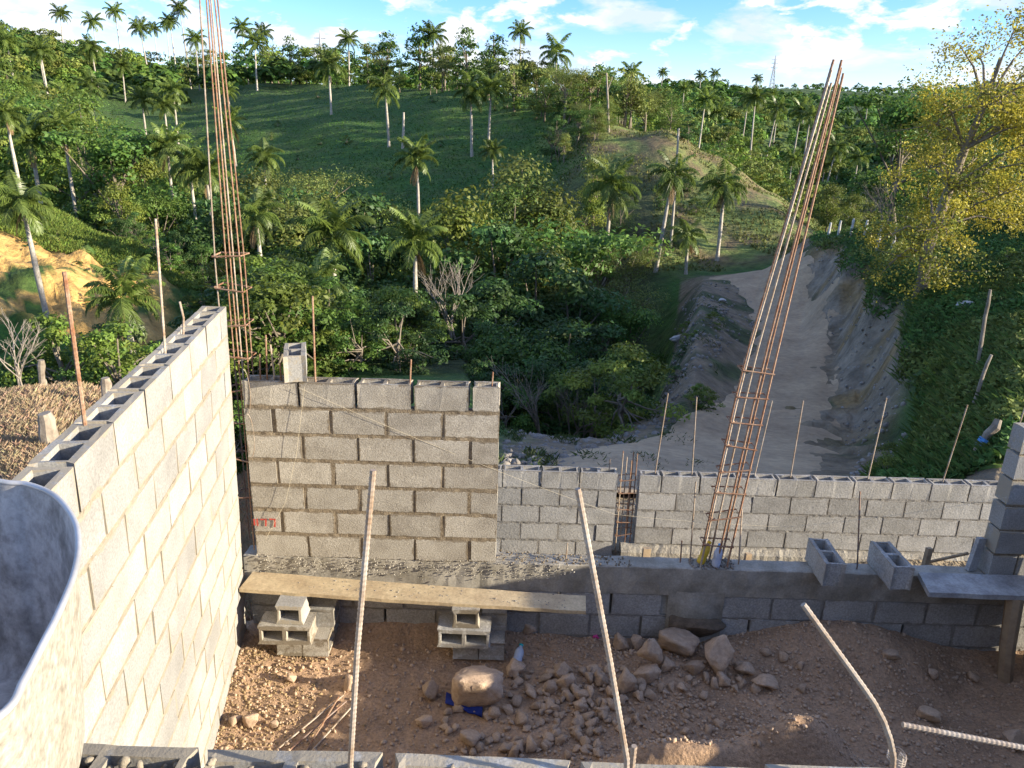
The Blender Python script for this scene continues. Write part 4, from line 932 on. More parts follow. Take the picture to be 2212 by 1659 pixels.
# ------------------------------------------------------------------ vegetation
def leaf_np(P, Nn, size, asp=.5):
    n = len(P); Nn = Nn / np.maximum(np.linalg.norm(Nn, axis=1, keepdims=True), 1e-6)
    T = rng.normal(0, 1, (n, 3)); T -= Nn * (T * Nn).sum(1, keepdims=True); T /= np.maximum(np.linalg.norm(T, axis=1, keepdims=True), 1e-6)
    B = np.cross(Nn, T); s = size[:, None]
    V = np.stack([P - T * s * .5, P + B * s * asp * .5 + T * s * .05, P + T * s * .5 - Nn * s * .12, P - B * s * asp * .5 + T * s * .05], 1)
    return V.reshape(-1, 3), np.arange(4 * n).reshape(n, 4)
def crown_mesh(seed, H, Rw, base, shape, nclump, nleaf, lsize, tint, tvar=.3, name='crown', mname='leaf', flat=.7, limb_m='bark', lean=0, sparse=0.):
    """returns (crown mesh, trunk mesh); tree H metres tall, crown half width Rw"""
    r = np.random.default_rng(seed); rr_ = random.Random(seed); cl = []
    while len(cl) < nclump:
        t = r.uniform(0, 1); a = r.uniform(0, 6.283); z = base + (H - base) * t
        if shape == 'round': w = math.sin(math.pi * (.12 + .86 * t)) ** .6
        elif shape == 'umbrella': w = (.25 + .75 * t) if t < .85 else .8; z = base + (H - base) * (t ** .5)
        elif shape == 'cone': w = (1 - t) ** .7 + .12
        else: w = .55 + .45 * math.sin(t * 9 + seed)
        q = math.sqrt(r.uniform(.1, 1.0)) * w * Rw
        cl.append((q * math.cos(a) + lean * t, q * math.sin(a), z - (q / Rw) ** 2 * .10 * H * (shape != 'umbrella')))
    cl = np.array(cl); rc = r.uniform(.10, .22, nclump) * H * (.8 if sparse else 1)
    per = max(6, nleaf // nclump); Ps = []; Ns = []; Ts = []; Ss = []
    for c_, q in zip(cl, rc):
        D = r.normal(0, 1, (per, 3)); D /= np.linalg.norm(D, axis=1, keepdims=True); D[:, 2] = np.where(D[:, 2] < -.3, -D[:, 2] * .5, D[:, 2])
        rad = q * r.uniform(.35, 1.05, (per, 1)) ** .6; P = c_ + D * rad * np.array([1, 1, flat])
        Ps.append(P); Ns.append(D * .75 + np.array([0, 0, .35]) + r.normal(0, .4, (per, 3))); Ss.append(lsize * r.uniform(.6, 1.35, per))
        f = 1 + r.uniform(-tvar, tvar); h = r.uniform(-.12, .12)
        tt = np.array(tint) * f * np.array([1 + h, 1, 1 - h]); Ts.append(tt * (1 + r.uniform(-.22, .22, (per, 1))))
    global rng
    P = np.concatenate(Ps); V, Fq = leaf_np(P, np.concatenate(Ns), np.concatenate(Ss), .55)
    me = mesh_np(name, V, Fq, mname, False, np.repeat(np.concatenate(Ts), 4, 0))
    mb = MB(); tr = H * .02 + .04; top = Vector((lean * .5 + rr_.uniform(-.2, .2), rr_.uniform(-.2, .2), base + (H - base) * .45))
    spine = [Vector((0, 0, -.6)), Vector((rr_.uniform(-.1, .1), rr_.uniform(-.1, .1), base * .5)), Vector((rr_.uniform(-.2, .2) + lean * .15, rr_.uniform(-.2, .2), base)), top]
    mb.tube(spine, [tr * 1.25, tr, tr * .8, tr * .45], 8)
    for c_ in cl[::max(1, nclump // 11)]:
        st = spine[1].lerp(top, rr_.uniform(.4, .95)); e = Vector(c_); mid = st.lerp(e, .5) + Vector((0, 0, rr_.uniform(-.1, .25)))
        mb.tube([st, mid, e], [tr * .4, tr * .27, tr * .10], 5, False)
    return me, mb.mesh('trunk', limb_m, True)
G1 = (.125, .185, .03); G2 = (.09, .165, .03); G3 = (.16, .19, .042); G4 = (.065, .125, .03); G5 = (.18, .225, .036)
NEAR = [crown_mesh(11, 8, 3.0, 2.2, 'round', 52, 10500, 0.14, G1), crown_mesh(12, 8, 3.4, 2.0, 'wild', 34, 6300, 0.25, G2), crown_mesh(13, 8, 2.4, 1.6, 'cone', 40, 6900, 0.20, G3),
        crown_mesh(14, 8, 3.8, 3.6, 'umbrella', 38, 9750, 0.12, G3), crown_mesh(15, 8, 2.7, 1.2, 'wild', 38, 7200, 0.22, G5), crown_mesh(16, 8, 3.1, 1.8, 'round', 30, 6300, 0.28, G4)]
FAR = [crown_mesh(31 + i, 8, w, b, sh, 26, 1100, .46, g_, name='crown') for i, (w, b, sh, g_) in enumerate(((3, 2.2, 'round', G1), (3.4, 2.0, 'round', G4), (2.4, 1.8, 'cone', G2), (3.9, 3.4, 'umbrella', G3), (2.8, 1.5, 'wild', G1), (3.2, 2.4, 'round', G3)))]
FARW = [crown_mesh(131 + i, 8, w, b, sh, 22, 600, .62, g_, name='crown') for i, (w, b, sh, g_) in enumerate(((3, 2.2, 'round', G1), (3.4, 2.0, 'round', G4), (2.4, 1.8, 'cone', G2), (3.9, 3.4, 'umbrella', G3), (2.8, 1.5, 'wild', G1), (3.2, 2.4, 'round', G3)))]
BUSH = [crown_mesh(51 + i, 2.4, 1.6, .15, 'round', 30, 3800, .115, g_, name='foliage') for i, g_ in enumerate((G1, G2, G5, G4))]
SLIM = [crown_mesh(61, 8, 1.3, 2.4, 'wild', 22, 2400, .2, G3, limb_m='bark_pale'), crown_mesh(62, 8, 1.1, 1.8, 'wild', 20, 2200, .2, G1, limb_m='bark_pale')]
KINDN = {'near': ('fine leaved green', 'loose big leaved', 'pointed olive', 'flat topped pale', 'ragged yellow green', 'dark broad leaved'), 'far': ('rounded green', 'dark rounded', 'narrow pointed', 'flat topped', 'ragged', 'pale rounded'), 'slim': ('slim pale', 'slim green'), 'bush': ('green', 'fresh green', 'yellowish', 'dark')}
LMARK = [(-50, 'at the left edge'), (90, 'behind the nearest left wall bar'), (200, 'left of the tall thin bar'), (300, 'behind the tall thin bar'), (400, 'just left of the corner cage'), (500, 'just right of the corner cage'), (590, 'behind the left front wall end'), (680, 'right of the lone block'), (780, 'above the left of the front wall'), (880, 'above the middle of the front wall'), (980, 'above the right of the front wall'), (1080, 'at the right front wall end'), (1180, 'above the short boundary wall'), (1280, 'above the gap in the boundary wall'), (1370, 'left of the road berm'), (1470, 'above the road berm'), (1560, 'above the far end of the road'), (1650, 'left of the leaning bars'), (1740, 'behind the leaning bars'), (1830, 'right of the leaning bars'), (1920, 'left of the yellow tree'), (2010, 'behind the yellow tree trunk'), (2120, 'right of the yellow tree trunk'), (2230, 'at the right edge')]
def where(u): return min(LMARK, key=lambda q: abs(q[0] - u))[1]
def autolabel(kind, k, what, x, y):
    u = 1106 + 1545 * x / y; r = math.hypot(x, y)
    return '%s %s, %s' % (KINDN[kind][k], what, where(u))
TREES = {'near': NEAR, 'far': FAR, 'bush': BUSH, 'slim': SLIM}
def tree(kind, x, y, h, label, group, k=None, wide=1., name=None, sink=.15):
    lst = TREES[kind]; k = k if k is not None else random.randrange(len(lst)); cm, tm = lst[k]
    if label.startswith('@'): label = autolabel(kind, k, label[1:], x, y)
    H0 = 2.4 if kind == 'bush' else 8.; s = h / H0
    nm = name or ('bush' if kind == 'bush' else 'broadleaf_tree')
    root = thing(nm, label, 'bush' if kind == 'bush' else 'tree', (x, y, tz(x, y) - sink), (0, 0, random.uniform(0, 6.28)), group)
    root.scale = (s * wide, s * wide, s)
    link('foliage' if kind == 'bush' else 'crown', cm, root); link('stem' if kind == 'bush' else 'trunk', tm, root)
    return root
def tree_px(kind, u, Y, vtop, label, group, k=None, wide=1., minh=1.5, maxh=20, name=None):
    d = ray(u, vtop); x = d[0] / d[1] * Y; zt = d[2] / d[1] * Y; h = min(max(zt - tz(x, Y), minh), maxh)
    return tree(kind, x, Y, h, label, group, k, wide, name)

def solveY(u, v, lo=14, hi=420):
    Y = lo
    while Y < hi:
        d = ray(u, v)
        if tz(d[0] / d[1] * Y, Y) >= d[2] / d[1] * Y: return Y
        Y *= 1.01
    return hi
# --- the thicket on the valley floor
KEEP = [(557, 62, 38), (690, 70, 29), (895, 66, 34), (720, 80, 44), (1318, 60, 60), (1437, 50, solveY(1437, 590)), (904, 45, 84), (1067, 30, 92)]
def hides(u, Y, wpx): return any(abs(u - ku) < kw + wpx * .45 and Y < ky + 1 for ku, kw, ky in KEEP)
gv = 'trees of the valley thicket'; lv = '@tree of the thicket'
EXPL = [ # kind,u,Y,vtop,k,wide,label
 ('near', 655, 82, 380, 3, 1.25, 'flat topped dark tree at the foot of the shaded hill, left of centre'),
 ('near', 545, 61, 392, 2, .9, 'pointed yellowish tree behind the palm right of the corner cage'),
 ('near', 690, 53, 448, 4, 1.0, None), ('near', 600, 55, 470, 0, 1., None), ('near', 760, 58, 455, 0, 1., None), ('near', 640, 45, 520, 1, 1., None), ('near', 800, 48, 520, 5, 1., None),
 ('near', 850, 63, 470, 1, .9, None), ('near', 960, 61, 448, 1, .9, 'fresh green young tree in the middle below the shaded hill'), ('near', 1000, 53, 480, 0, .9, None),
 ('slim', 985, 34, 520, 0, 1.1, 'slim many stemmed tree with pale reddish stems right of the centre palm'), ('slim', 955, 36, 560, 1, 1.1, None),
 ('near', 820, 34, 590, 0, .8, None), ('near', 770, 33, 620, 5, .8, None), ('near', 870, 38, 570, 1, .9, None), ('near', 730, 37, 600, 0, .9, None), ('near', 660, 36, 610, 5, .9, None), ('near', 930, 41, 580, 5, .9, None),
 ('near', 1135, 61, 358, 2, 1.15, 'tall bright conical tree left of the bare spur'), ('near', 1105, 53, 420, 0, 1., None), ('near', 1180, 55, 430, 4, 1.1, None), ('near', 1230, 61, 455, 0, 1.1, None), ('near', 1080, 45, 500, 5, 1., None),
 ('near', 1290, 69, 345, 4, .9, 'loose leafy tree on the lower edge of the bare spur'), ('near', 1345, 66, 420, 0, 1.0, None), ('near', 1290, 53, 500, 1, 1.1, None), ('near', 1360, 50, 530, 3, 1.0, None), ('near', 1400, 58, 520, 4, .8, None),
 ('near', 1160, 40, 560, 5, 1.1, None), ('near', 1240, 38, 600, 5, 1.1, None), ('near', 1310, 40, 620, 3, 1.0, None), ('near', 1370, 38, 640, 1, .8, None), ('near', 1080, 36, 620, 5, 1.0, None),
 ('near', 1130, 25, 700, 1, 1.0, None), ('near', 1220, 25, 700, 5, 1.0, None), ('near', 1300, 26, 710, 5, .9, None), ('near', 1050, 26, 700, 5, .9, None), ('near', 1175, 22, 780, 5, 1.1, None), ('near', 1265, 22, 790, 5, 1.1, None), ('near', 1095, 22, 790, 5, 1.1, None), ('near', 1340, 25, 760, 5, .8, None),
 ('near', 1220, 48, 470, 1, 1.1, None), ('near', 1020, 40, 560, 1, .9, None), ('near', 570, 40, 560, 1, .8, None), ('near', 520, 50, 500, 4, .9, None),
]
for kd, u, Y, vt, k, wd, lab in EXPL:
    if vt < 720 and hides(u, Y, 2.6 * wd / Y * FPX) and u < 1040: continue
    tree_px(kd, u, Y, vt, lab or lv, gv, k, wd, 2.5)
cnt = 0
for i in range(400):
    if cnt > 74: break
    u = random.uniform(480, 1380); Y = random.uniform(48, 88) if u < 1050 else random.uniform(40, 60); vt = random.uniform(425, 540) if u < 1050 else random.uniform(455, 560)
    if hides(u, Y, 3.0 / Y * FPX): continue
    tree_px('near', u, Y, vt, lv, gv, None, random.uniform(.8, 1.1), 4, 15); cnt += 1
for i in range(60):
    u = random.uniform(500, 1020); Y = random.uniform(26, 50); p = gpt(u, Y)
    tree('bush', p.x, p.y, random.uniform(1.6, 3.2), '@bush under the palms', 'bushes under the palms', random.choice((0, 1, 3, 3)), 1.2)
lb = '@low bush at the valley edge'; gb = 'bushes at the valley edge'
for i in range(46):
    u = random.uniform(520, 1420); Y = random.uniform(17, 27)
    if u < 1030 and Y < 21: continue
    p = gpt(u, Y)
    if u > 1000 and p.z > -7.2: continue
    tree('bush', p.x, p.y, random.uniform(1.3, 2.8), lb, gb)
def bare_tree(u, Y, h, label):
    p = gpt(u, Y); r = random.Random(int(u * 7 + Y)); mb = MB()
    def grow(a, d, L, rad, lev):
        b = a + d * L; m = a.lerp(b, .5) + Vector((r.uniform(-.06, .06), r.uniform(-.06, .06), 0)) * L; mb.tube([a, m, b], [rad, rad * .8, rad * .55], 5, False)
        if lev:
            for _ in range(3 if lev > 1 else 4): grow(m.lerp(b, r.uniform(.2, 1)), (d + Vector((r.uniform(-.8, .8), r.uniform(-.8, .8), r.uniform(-.1, .5)))).normalized(), L * r.uniform(.5, .75), rad * .5, lev - 1)
    for k in range(3): grow(Vector((r.uniform(-.1, .1), r.uniform(-.1, .1), -.2)), Vector((r.uniform(-.3, .3), r.uniform(-.3, .3), 1)).normalized(), h * .45, h * .012, 3)
    tag(link('bare_tree', mb.mesh('bare_tree', 'bark_pale' if u in (5, 985) else 'bark', False), None, p), label, 'tree')
for (u, Y, h, lab) in ((985, 33, 5.0, 'bare reddish many branched tree right of the centre palm'), (5, 15.5, 2.6, 'bare pale branches at the left edge above the dry grass'), (1190, 19.5, 3.2, 'thin bare saplings in the dark thicket by the boundary wall'), (1260, 19.5, 2.8, 'leafless twiggy shrub at the right of the dark thicket'), (150, 100, 7, 'pale leafless tree on the upper left hillside'), (1195, 95, 5, 'pale leafless tree at the fence on the spur'), (330, 50, 4, 'leafless pale tree among the left slope thicket'), (1890, 40, 3.5, 'leafless tree behind the posts on the right bank'), (1820, 60, 4.5, 'pale leafless tree at the dark hollow on the right')): bare_tree(u, Y, h, lab)
for i in range(34):
    u = random.uniform(485, 640); Y = random.uniform(19, 42); p = gpt(u, Y)
    tree('bush', p.x, p.y, random.uniform(1.8, 3.6), '@tall slope bush', 'bushes behind the corner', random.choice((0, 1, 2, 2)), 1.1)
for i in range(26):
    u = random.uniform(260, 1160); Y = random.uniform(95, 200); p = gpt(u, Y, 300)
    if Y > float(np.interp(u, [300, 450, 600, 800, 1000, 1150], [280, 260, 225, 185, 155, 140])): continue
    tree('bush', p.x, p.y, random.uniform(.6, 1.6), '@small bush on the shaded hill', 'bushes on the shaded hill')
# --- left gully and slope
gl = 'trees on the left slope'; ll = '@tree on the left slope'
for (kd, u, Y, vt, k, wd, lab) in (('near', 232, 62, 262, 1, 1.05, 'big loose leafy tree on the left slope above the grassy bank'), ('near', 160, 75, 215, 0, 1., None), ('near', 290, 70, 330, 4, 1., None), ('near', 330, 56, 400, 0, .9, None), ('near', 250, 52, 400, 4, .9, None), ('near', 90, 90, 205, 1, 1., None), ('near', 30, 95, 190, 0, 1, None),
        ('near', 400, 60, 395, 1, .9, None), ('near', 470, 50, 440, 5, .9, None), ('near', 430, 70, 390, 2, .9, None), ('near', 290, 46, 470, 5, .7, None), ('near', 380, 44, 500, 5, .8, None), ('near', 430, 42, 520, 1, .7, None)):
    tree_px(kd, u, Y, vt, lab or ll, gl, k, wd, 2.5)
lf = '@tree on the hillside'; gf = 'trees on the upper left hillside'
WOOD = []
def ridgeY(u): return float(np.interp(u, [0, 150, 300, 450, 600, 800, 1000, 1100, 1250], [300, 300, 310, 300, 255, 205, 172, 155, 125]))
cnt = 0
while cnt < 210:
    u = random.uniform(-80, 520); Y = random.choice((random.uniform(66, 150), random.uniform(110, 330), random.uniform(200, 340)))
    clear = (205 < u < 560 and 96 < Y < ridgeY(u) - 45)
    if clear or (u > 420 and Y > 80): continue
    p = gpt(u, Y, 300); h = random.uniform(6, 11)
    if Y < 150 and cnt < 75: tree('far' if Y > 95 else 'near', p.x, p.y, h, lf, gf, None, random.uniform(.9, 1.2))
    else: WOOD.append((p.x, p.y, h))
    cnt += 1
lr = '@tree on the ridge'; gr_ = 'trees along the ridge'
for i in range(260):
    u = random.uniform(400, 1270); Y = ridgeY(u) + random.uniform(-14, 50); p = gpt(u, Y, 200)
    h = random.uniform(5.5, 12) * min(1.15, ridgeY(u) / 225)
    if i > 110: h *= .55
    if i < 62: tree('far', p.x, p.y, h, lr, gr_, None, random.uniform(.85, 1.15))
    else: WOOD.append((p.x, p.y, h))
for (u, Y, vt, lab) in ((835, 198, 75, 'tall open crowned tree with pale forked trunk on the ridge'), (905, 190, 62, 'tall thin crowned tree on the ridge left of the coconut palm'), (1008, 175, 66, 'tall bushy tree sticking up from the ridge line in the centre'), (1075, 165, 82, 'narrow tree on the ridge right of the bare pole'), (955, 178, 100, 'pale yellowish tree on the ridge edge above the fence'), (1120, 155, 105, 'broad dark green tree on the ridge below the tall palm'), (1160, 148, 150, 'wide pale tree at the right end of the ridge')):
    tree_px('far', u, Y, vt, lab, gr_, random.randrange(6), 1.0, 4, 16)
# trees where the ridge meets the spur
for (u, Y, vt, k, lab) in ((1225, 112, 150, 3, 'dark layered tree at the top of the bare spur'), (1315, 100, 215, 2, 'vine covered leaning tree on the crest of the bare spur'), (1180, 128, 175, 0, 'olive tree left of the dark layered tree'), (1265, 116, 185, 4, 'thin pale tree beside the fence at the top of the spur'), (1490, 92, 262, 5, 'dark rounded tree on the crest of the spur'), (1455, 105, 205, 0, 'green tree behind the crest of the spur'), (1400, 118, 200, 3, 'wide tree behind the spur, left of the dark rounded one')):
    tree_px('near', u, Y, vt, lab, 'trees on the spur', k, 1.0, 3, 12)
for i in range(26):
    u = random.uniform(1190, 1400); Y = random.uniform(104, 150); p = gpt(u, Y, 250)
    tree('far', p.x, p.y, random.uniform(4.5, 7.5), '@tree behind the spur top', 'trees behind the spur')
for i in range(9):
    u = random.uniform(1190, 1345); Y = random.uniform(90, 106); p = gpt(u, Y, 250)
    tree('near', p.x, p.y, random.uniform(3.2, 5.5), '@tree on the spur top', 'trees on the spur')
for i in range(16):
    u = random.uniform(1215, 1560); Y = random.uniform(62, 80); p = gpt(u, Y, 300)
    tree('bush', p.x, p.y, random.uniform(.7, 1.6), '@scrubby bush on the bare spur', 'bushes on the spur')
# --- distant country to the right: the nearest trees one by one, the rest as a mass
cnt = 0; ld = '@tree on the far wooded hills'; gd = 'trees on the far hills'
while cnt < 230:
    u = random.uniform(1380, 2230); Y = random.uniform(108, 330)
    if Y < 135 and u < 1560: continue
    p = gpt(u, Y, 300); h = random.uniform(5.5, 11)
    if cnt < 62 and Y < 220: tree('far', p.x, p.y, h, ld, gd, None, random.uniform(.9, 1.2))
    else: WOOD.append((p.x, p.y, h))
    cnt += 1
def join_trees(lst, name, label):
    VV = []; TT = []
    for (x, y, h) in lst:
        me = random.choice(FARW)[0]; n_ = len(me.vertices); co = np.empty(n_ * 3, np.float32); me.vertices.foreach_get('co', co); co = co.reshape(-1, 3)
        ti = np.empty(n_ * 4, np.float32); me.color_attributes['tint'].data.foreach_get('color', ti); ti = ti.reshape(-1, 4)[:, :3]
        a = random.uniform(0, 6.28); sc = h / 8; c_, s_ = math.cos(a), math.sin(a)
        VV.append(np.stack([(co[:, 0] * c_ - co[:, 1] * s_) * sc + x, (co[:, 0] * s_ + co[:, 1] * c_) * sc + y, co[:, 2] * sc + tz(x, y) - .3], 1)); TT.append(ti * random.uniform(.75, 1.3))
    VV = np.concatenate(VV); o = link(name, mesh_np(name, VV, np.arange(len(VV)).reshape(-1, 4), 'leaf_far', False, np.concatenate(TT))); o['kind'] = 'stuff'; tag(o, label, 'forest')
join_trees(WOOD, 'woodland', 'mass of further trees on the hillsides behind')
# far forest mass
n = 5200; PX = []; 
while len(PX) < n:
    a = random.uniform(-.75, .80); r = random.uniform(250, 1700) if random.random() < .75 else random.uniform(230, 600); x, y = r * math.sin(a), r * math.cos(a)
    uu = 1106 + 1545 * x / max(y, 1)
    if mnoise.noise(Vector((x * .012, y * .012, 4))) > .34: continue
    PX.append((x, y))
PX = np.array(PX); ZB = terrain_z(PX[:, 0], PX[:, 1]); per = 46; D = rng.normal(0, 1, (n, per, 3)); D /= np.linalg.norm(D, axis=2, keepdims=True); D[:, :, 2] = np.abs(D[:, :, 2])
Rr = rng.uniform(2.2, 4.6, (n, 1, 1)) * np.array([1, 1, .95]); Hh = rng.uniform(1.5, 5, (n, 1))
P = D * Rr * rng.uniform(.7, 1.05, (n, per, 1)); P[:, :, 0] += PX[:, :1]; P[:, :, 1] += PX[:, 1:]; P[:, :, 2] += ZB[:, None] + Hh
tint = np.array(G2) * rng.uniform(.5, 1.35, (n, 1, 1)) * (1 + rng.uniform(-.15, .15, (n, 1, 3))) * rng.uniform(.8, 1.2, (n, per, 1))
V, Fq = leaf_np(P.reshape(-1, 3), (D + np.array([0, 0, .4]) + rng.normal(0, .25, D.shape)).reshape(-1, 3), rng.uniform(1.1, 2.6, n * per), .8)
ff = link('forest', mesh_np('forest', V, Fq, 'leaf_far', False, np.repeat(tint.reshape(-1, 3), 4, 0))); ff['kind'] = 'stuff'; tag(ff, 'woods covering the far hills', 'forest')

# --- palms
def frond_mesh(seed, L, rise, droop, m='frond'):
    r = random.Random(seed); mb = MB(); pts = []; x = z = 0.; a = rise; k = 12
    for i in range(k + 1):
        pts.append(Vector((x, 0, z))); x += L / k * math.cos(a); z += L / k * math.sin(a); a -= droop / k * (0.5 + 1.3 * i / k)
    mb.tube(pts, [.035 * (1 - .85 * i / k) for i in range(k + 1)], 4, False)
    nl = 36
    for i in range(nl):
        t = .12 + .88 * i / (nl - 1); f = t * k; j = min(int(f), k - 1); p = pts[j].lerp(pts[j + 1], f - j); d = (pts[j + 1] - pts[j]).normalized(); up = Vector((0, 1, 0)).cross(d) * -1
        ll_ = L * .27 * math.sin(math.pi * (.18 + .74 * t)) ** .7
        for sgn in (-1, 1):
            dirn = (Vector((0, sgn, 0)) * .8 + d * .5 + Vector((0, 0, -.55)) + Vector((r.uniform(-.15, .15), r.uniform(-.15, .15), r.uniform(-.3, .25)))).normalized(); w = .075 * L / 3.2
            q = p + dirn * ll_; mid = p + dirn * ll_ * .45 + Vector((0, 0, .03))
            mb.add([p, mid + d * w, q + Vector((0, 0, -.08)), mid - d * w], [(0, 1, 2, 3)])
    return mb.mesh('frond', m)
FR = [frond_mesh(1, 3.1, R_(72), 1.0), frond_mesh(2, 3.2, R_(50), 1.5), frond_mesh(3, 3.2, R_(28), 1.9), frond_mesh(4, 3.0, R_(5), 1.7), frond_mesh(5, 2.8, R_(-35), .9)]
FRD = frond_mesh(6, 2.6, R_(-55), .6, 'frond_dry')
tk = MB(); tk.tube([(0, 0, -.4), (0, 0, 0), (.02, 0, 2), (0, .02, 4.5), (-.02, 0, 7), (0, 0, 10)], [.30, .26, .20, .22, .19, .13], 10); TRUNK = tk.mesh('trunk', 'palm_trunk', True)
sh = MB(); sh.tube([(0, 0, -.1), (0, 0, .35), (0, 0, 1.0), (0, 0, 1.5)], [.14, .19, .15, .06], 10); sh.tube([(0, 0, 1.2), (.05, 0, 3.2)], [.04, .012], 5); SHAFT = sh.mesh('crownshaft', 'shaft', True)
def crown_join(seed):
    r = random.Random(seed); mb = MB()
    for i in range(19):
        me = FR[min(4, int(i / 19 * 4.6))]; R4 = Matrix.Rotation(i * 2.4 + r.uniform(-.2, .2), 4, 'Z') @ Matrix.Translation((0, 0, 1.2))
        mb.add([R4 @ v.co for v in me.vertices], [tuple(p.vertices) for p in me.polygons])
    return mb.mesh('crown', 'frond')
PCR = [crown_join(i) for i in range(3)]
def palm(x, y, h, label, group, cs=1., detail=True, lean=0., tr=1., nf=19, dry=0):
    z = tz(x, y); root = thing('royal_palm', label, 'palm', (x, y, z), (random.uniform(-.05, .05), lean + random.uniform(-.03, .03), random.uniform(0, 6.28) if not lean else 0), group)
    ht = max(h - 2.3 * cs, .6); link('trunk', TRUNK, root, (0, 0, 0), (0, 0, 0), (tr, tr, ht / 10)); 
    sf = link('crownshaft', SHAFT, root, (0, 0, ht), (0, 0, 0), (cs * .9 * tr, cs * .9 * tr, cs))
    if not detail:
        link('crown', random.choice(PCR), root, (0, 0, ht), (0, 0, random.uniform(0, 6)), cs); return root
    dr = random.uniform(-.5, .9); nf = nf + random.randint(-4, 3)
    for i in range(nf):
        q = i / nf; me = FR[min(4, max(0, int(q * 4.7 + dr)))]
        link('frond', me, root, (0, 0, ht + (1.35 - .45 * q) * cs), (random.uniform(-.15, .15), random.uniform(-.12, .12), i * 2.4 + random.uniform(-.25, .25)), cs * random.uniform(.88, 1.1))
    for i in range(dry): link('frond', FRD, root, (0, 0, ht + .6 * cs), (0, 0, random.uniform(0, 6)), cs * random.uniform(.8, 1))
    return root
def palm_px(u, vtop, Y, label, group, vbase=None, cs=None, detail=True, **k):
    d = ray(u, vtop); x = d[0] / d[1] * Y; zt = d[2] / d[1] * Y; g0 = tz(x, Y); h = max(zt - g0, 2.5)
    if vbase is not None and cs is None: pass
    return palm(x, Y, h, label, group, cs or 1., detail, **k)
gp = 'royal palms'
PALMS = [ # u, vtop, vbase (or None), Y when the foot is hidden, crown width px, label
 (837, 168, 320, 0, 70, 'single palm halfway up the shaded hill with a long white trunk'), (1021, 178, 343, 0, 72, 'left palm of the pair on the shaded hill'), (1057, 172, 333, 0, 66, 'right palm of the pair on the shaded hill'),
 (904, 322, None, 84, 82, 'palm with pale hanging dry sheath in front of the shaded hill, centre'), (1067, 315, None, 92, 52, 'small crowned palm right of centre before the shaded hill'), (710, 122, 250, 0, 70, 'palm near the top of the shaded hill left of centre'), (547, 78, 200, 0, 62, 'palm with white trunk at the ridge right of the corner cage'),
 (500, 248, 365, 0, 62, 'palm against the shaded hill just right of the cage bars'), (493, 187, 252, 0, 40, 'small dark palm on the shaded hill by the cage bars'), (563, 318, None, 95, 74, 'dark drooping palm crown low on the shaded hill'),
 (55, 405, None, 29, 112, 'large near palm at the left in front of the orange earth cut'), (357, 292, None, 62, 84, 'palm in the middle of the left slope thicket'), (415, 325, None, 58, 90, 'bright palm just left of the cage bars'), (455, 345, None, 56, 100, 'palm crown behind the cage bars'), (133, 256, None, 62, 76, 'palm with bright tips on the left slope'), (60, 272, None, 62, 100, 'broad palm at far left above the bank'), (13, 228, None, 56, 70, 'bright palm cut by the left edge'),
 (192, 168, 277, 0, 60, 'palm standing in the left clearing below the ridge'), (198, 88, 195, 0, 64, 'palm on the left hillside with straight white trunk'), (83, 95, 183, 0, 54, 'pale palm on the hillside at far left'),
 (310, 50, 187, 0, 54, 'left of the three pale trunked palms in the lit clearing'), (333, 56, 173, 0, 50, 'middle of the three pale trunked palms in the lit clearing'), (357, 48, 158, 0, 52, 'right of the three pale trunked palms in the lit clearing'),
 (123, 20, None, 300, 36, 'leftmost palm on the skyline'), (250, 16, None, 310, 36, 'tall palm on the skyline left of the three pale trunks'), (395, 10, None, 300, 38, 'tallest palm on the skyline beside the cage bars'), (370, 38, None, 300, 34, 'dark palm on the skyline just left of the tallest one'), (200, 38, None, 290, 44, 'palm top level with the left ridge trees'), (527, 50, None, 290, 40, 'palm on the skyline right of the cage bars'), (565, 62, None, 270, 46, 'palm among ridge trees right of the cage bars'), (420, 75, None, 270, 46, 'yellowish palm on the ridge behind the cage bars'),
 (750, 76, None, 215, 42, 'palm on the ridge right of the white lattice tower'), (937, 64, None, 190, 56, 'coconut like palm on the ridge at centre'), (1127, 58, None, 165, 44, 'tall palm on the skyline right of the bare pole'), (1204, 96, None, 150, 66, 'wide spreading palm at the right end of the ridge'),
 (557, 440, None, 38, 100, 'palm with long drooping crown left of the lone block'), (720, 470, None, 44, 150, 'palm with wide arching fronds in the thicket left of centre'), (690, 585, None, 29, 130, 'dark shaded palm behind the front wall'), (895, 492, None, 34, 120, 'palm with pale lit trunk behind the middle of the front wall'),
 (1318, 372, None, 60, 110, 'spreading palm at the foot of the bare spur'), (1437, 352, 590, 0, 90, 'palm with slanting white trunk beside the end of the road'), (1570, 378, 562, 0, 90, 'bright palm left of the leaning cage at the road end'), (1492, 490, None, 56, 70, 'short bright palm between two palms at the road end'),
 (1615, 200, 340, 0, 72, 'palm with thin trunk on the far side of the spur, left of three'), (1668, 220, 380, 0, 70, 'palm with slanting white trunk on the spur edge'), (1727, 228, 402, 0, 80, 'palm with dark crown left of the leaning bars'), (1795, 305, 440, 0, 74, 'palm right of the leaning bars'), (1750, 240, 412, 0, 70, 'palm hidden partly behind the leaning bars'), (1855, 330, None, 120, 50, 'small palm in the dark hollow at right'),
 (1518, 205, None, 150, 50, 'palm in the far wood left of the slanting palms'), (1552, 232, 305, 0, 44, 'small palm behind the dark rounded tree'), (1367, 148, None, 230, 50, 'palm rising from the far wood right of the spur top'), (1640, 200, None, 170, 50, 'palm in the wood behind the thin trunked palm'),
 (270, 610, None, 20, 150, 'short bushy palm behind the middle of the left wall'),
]
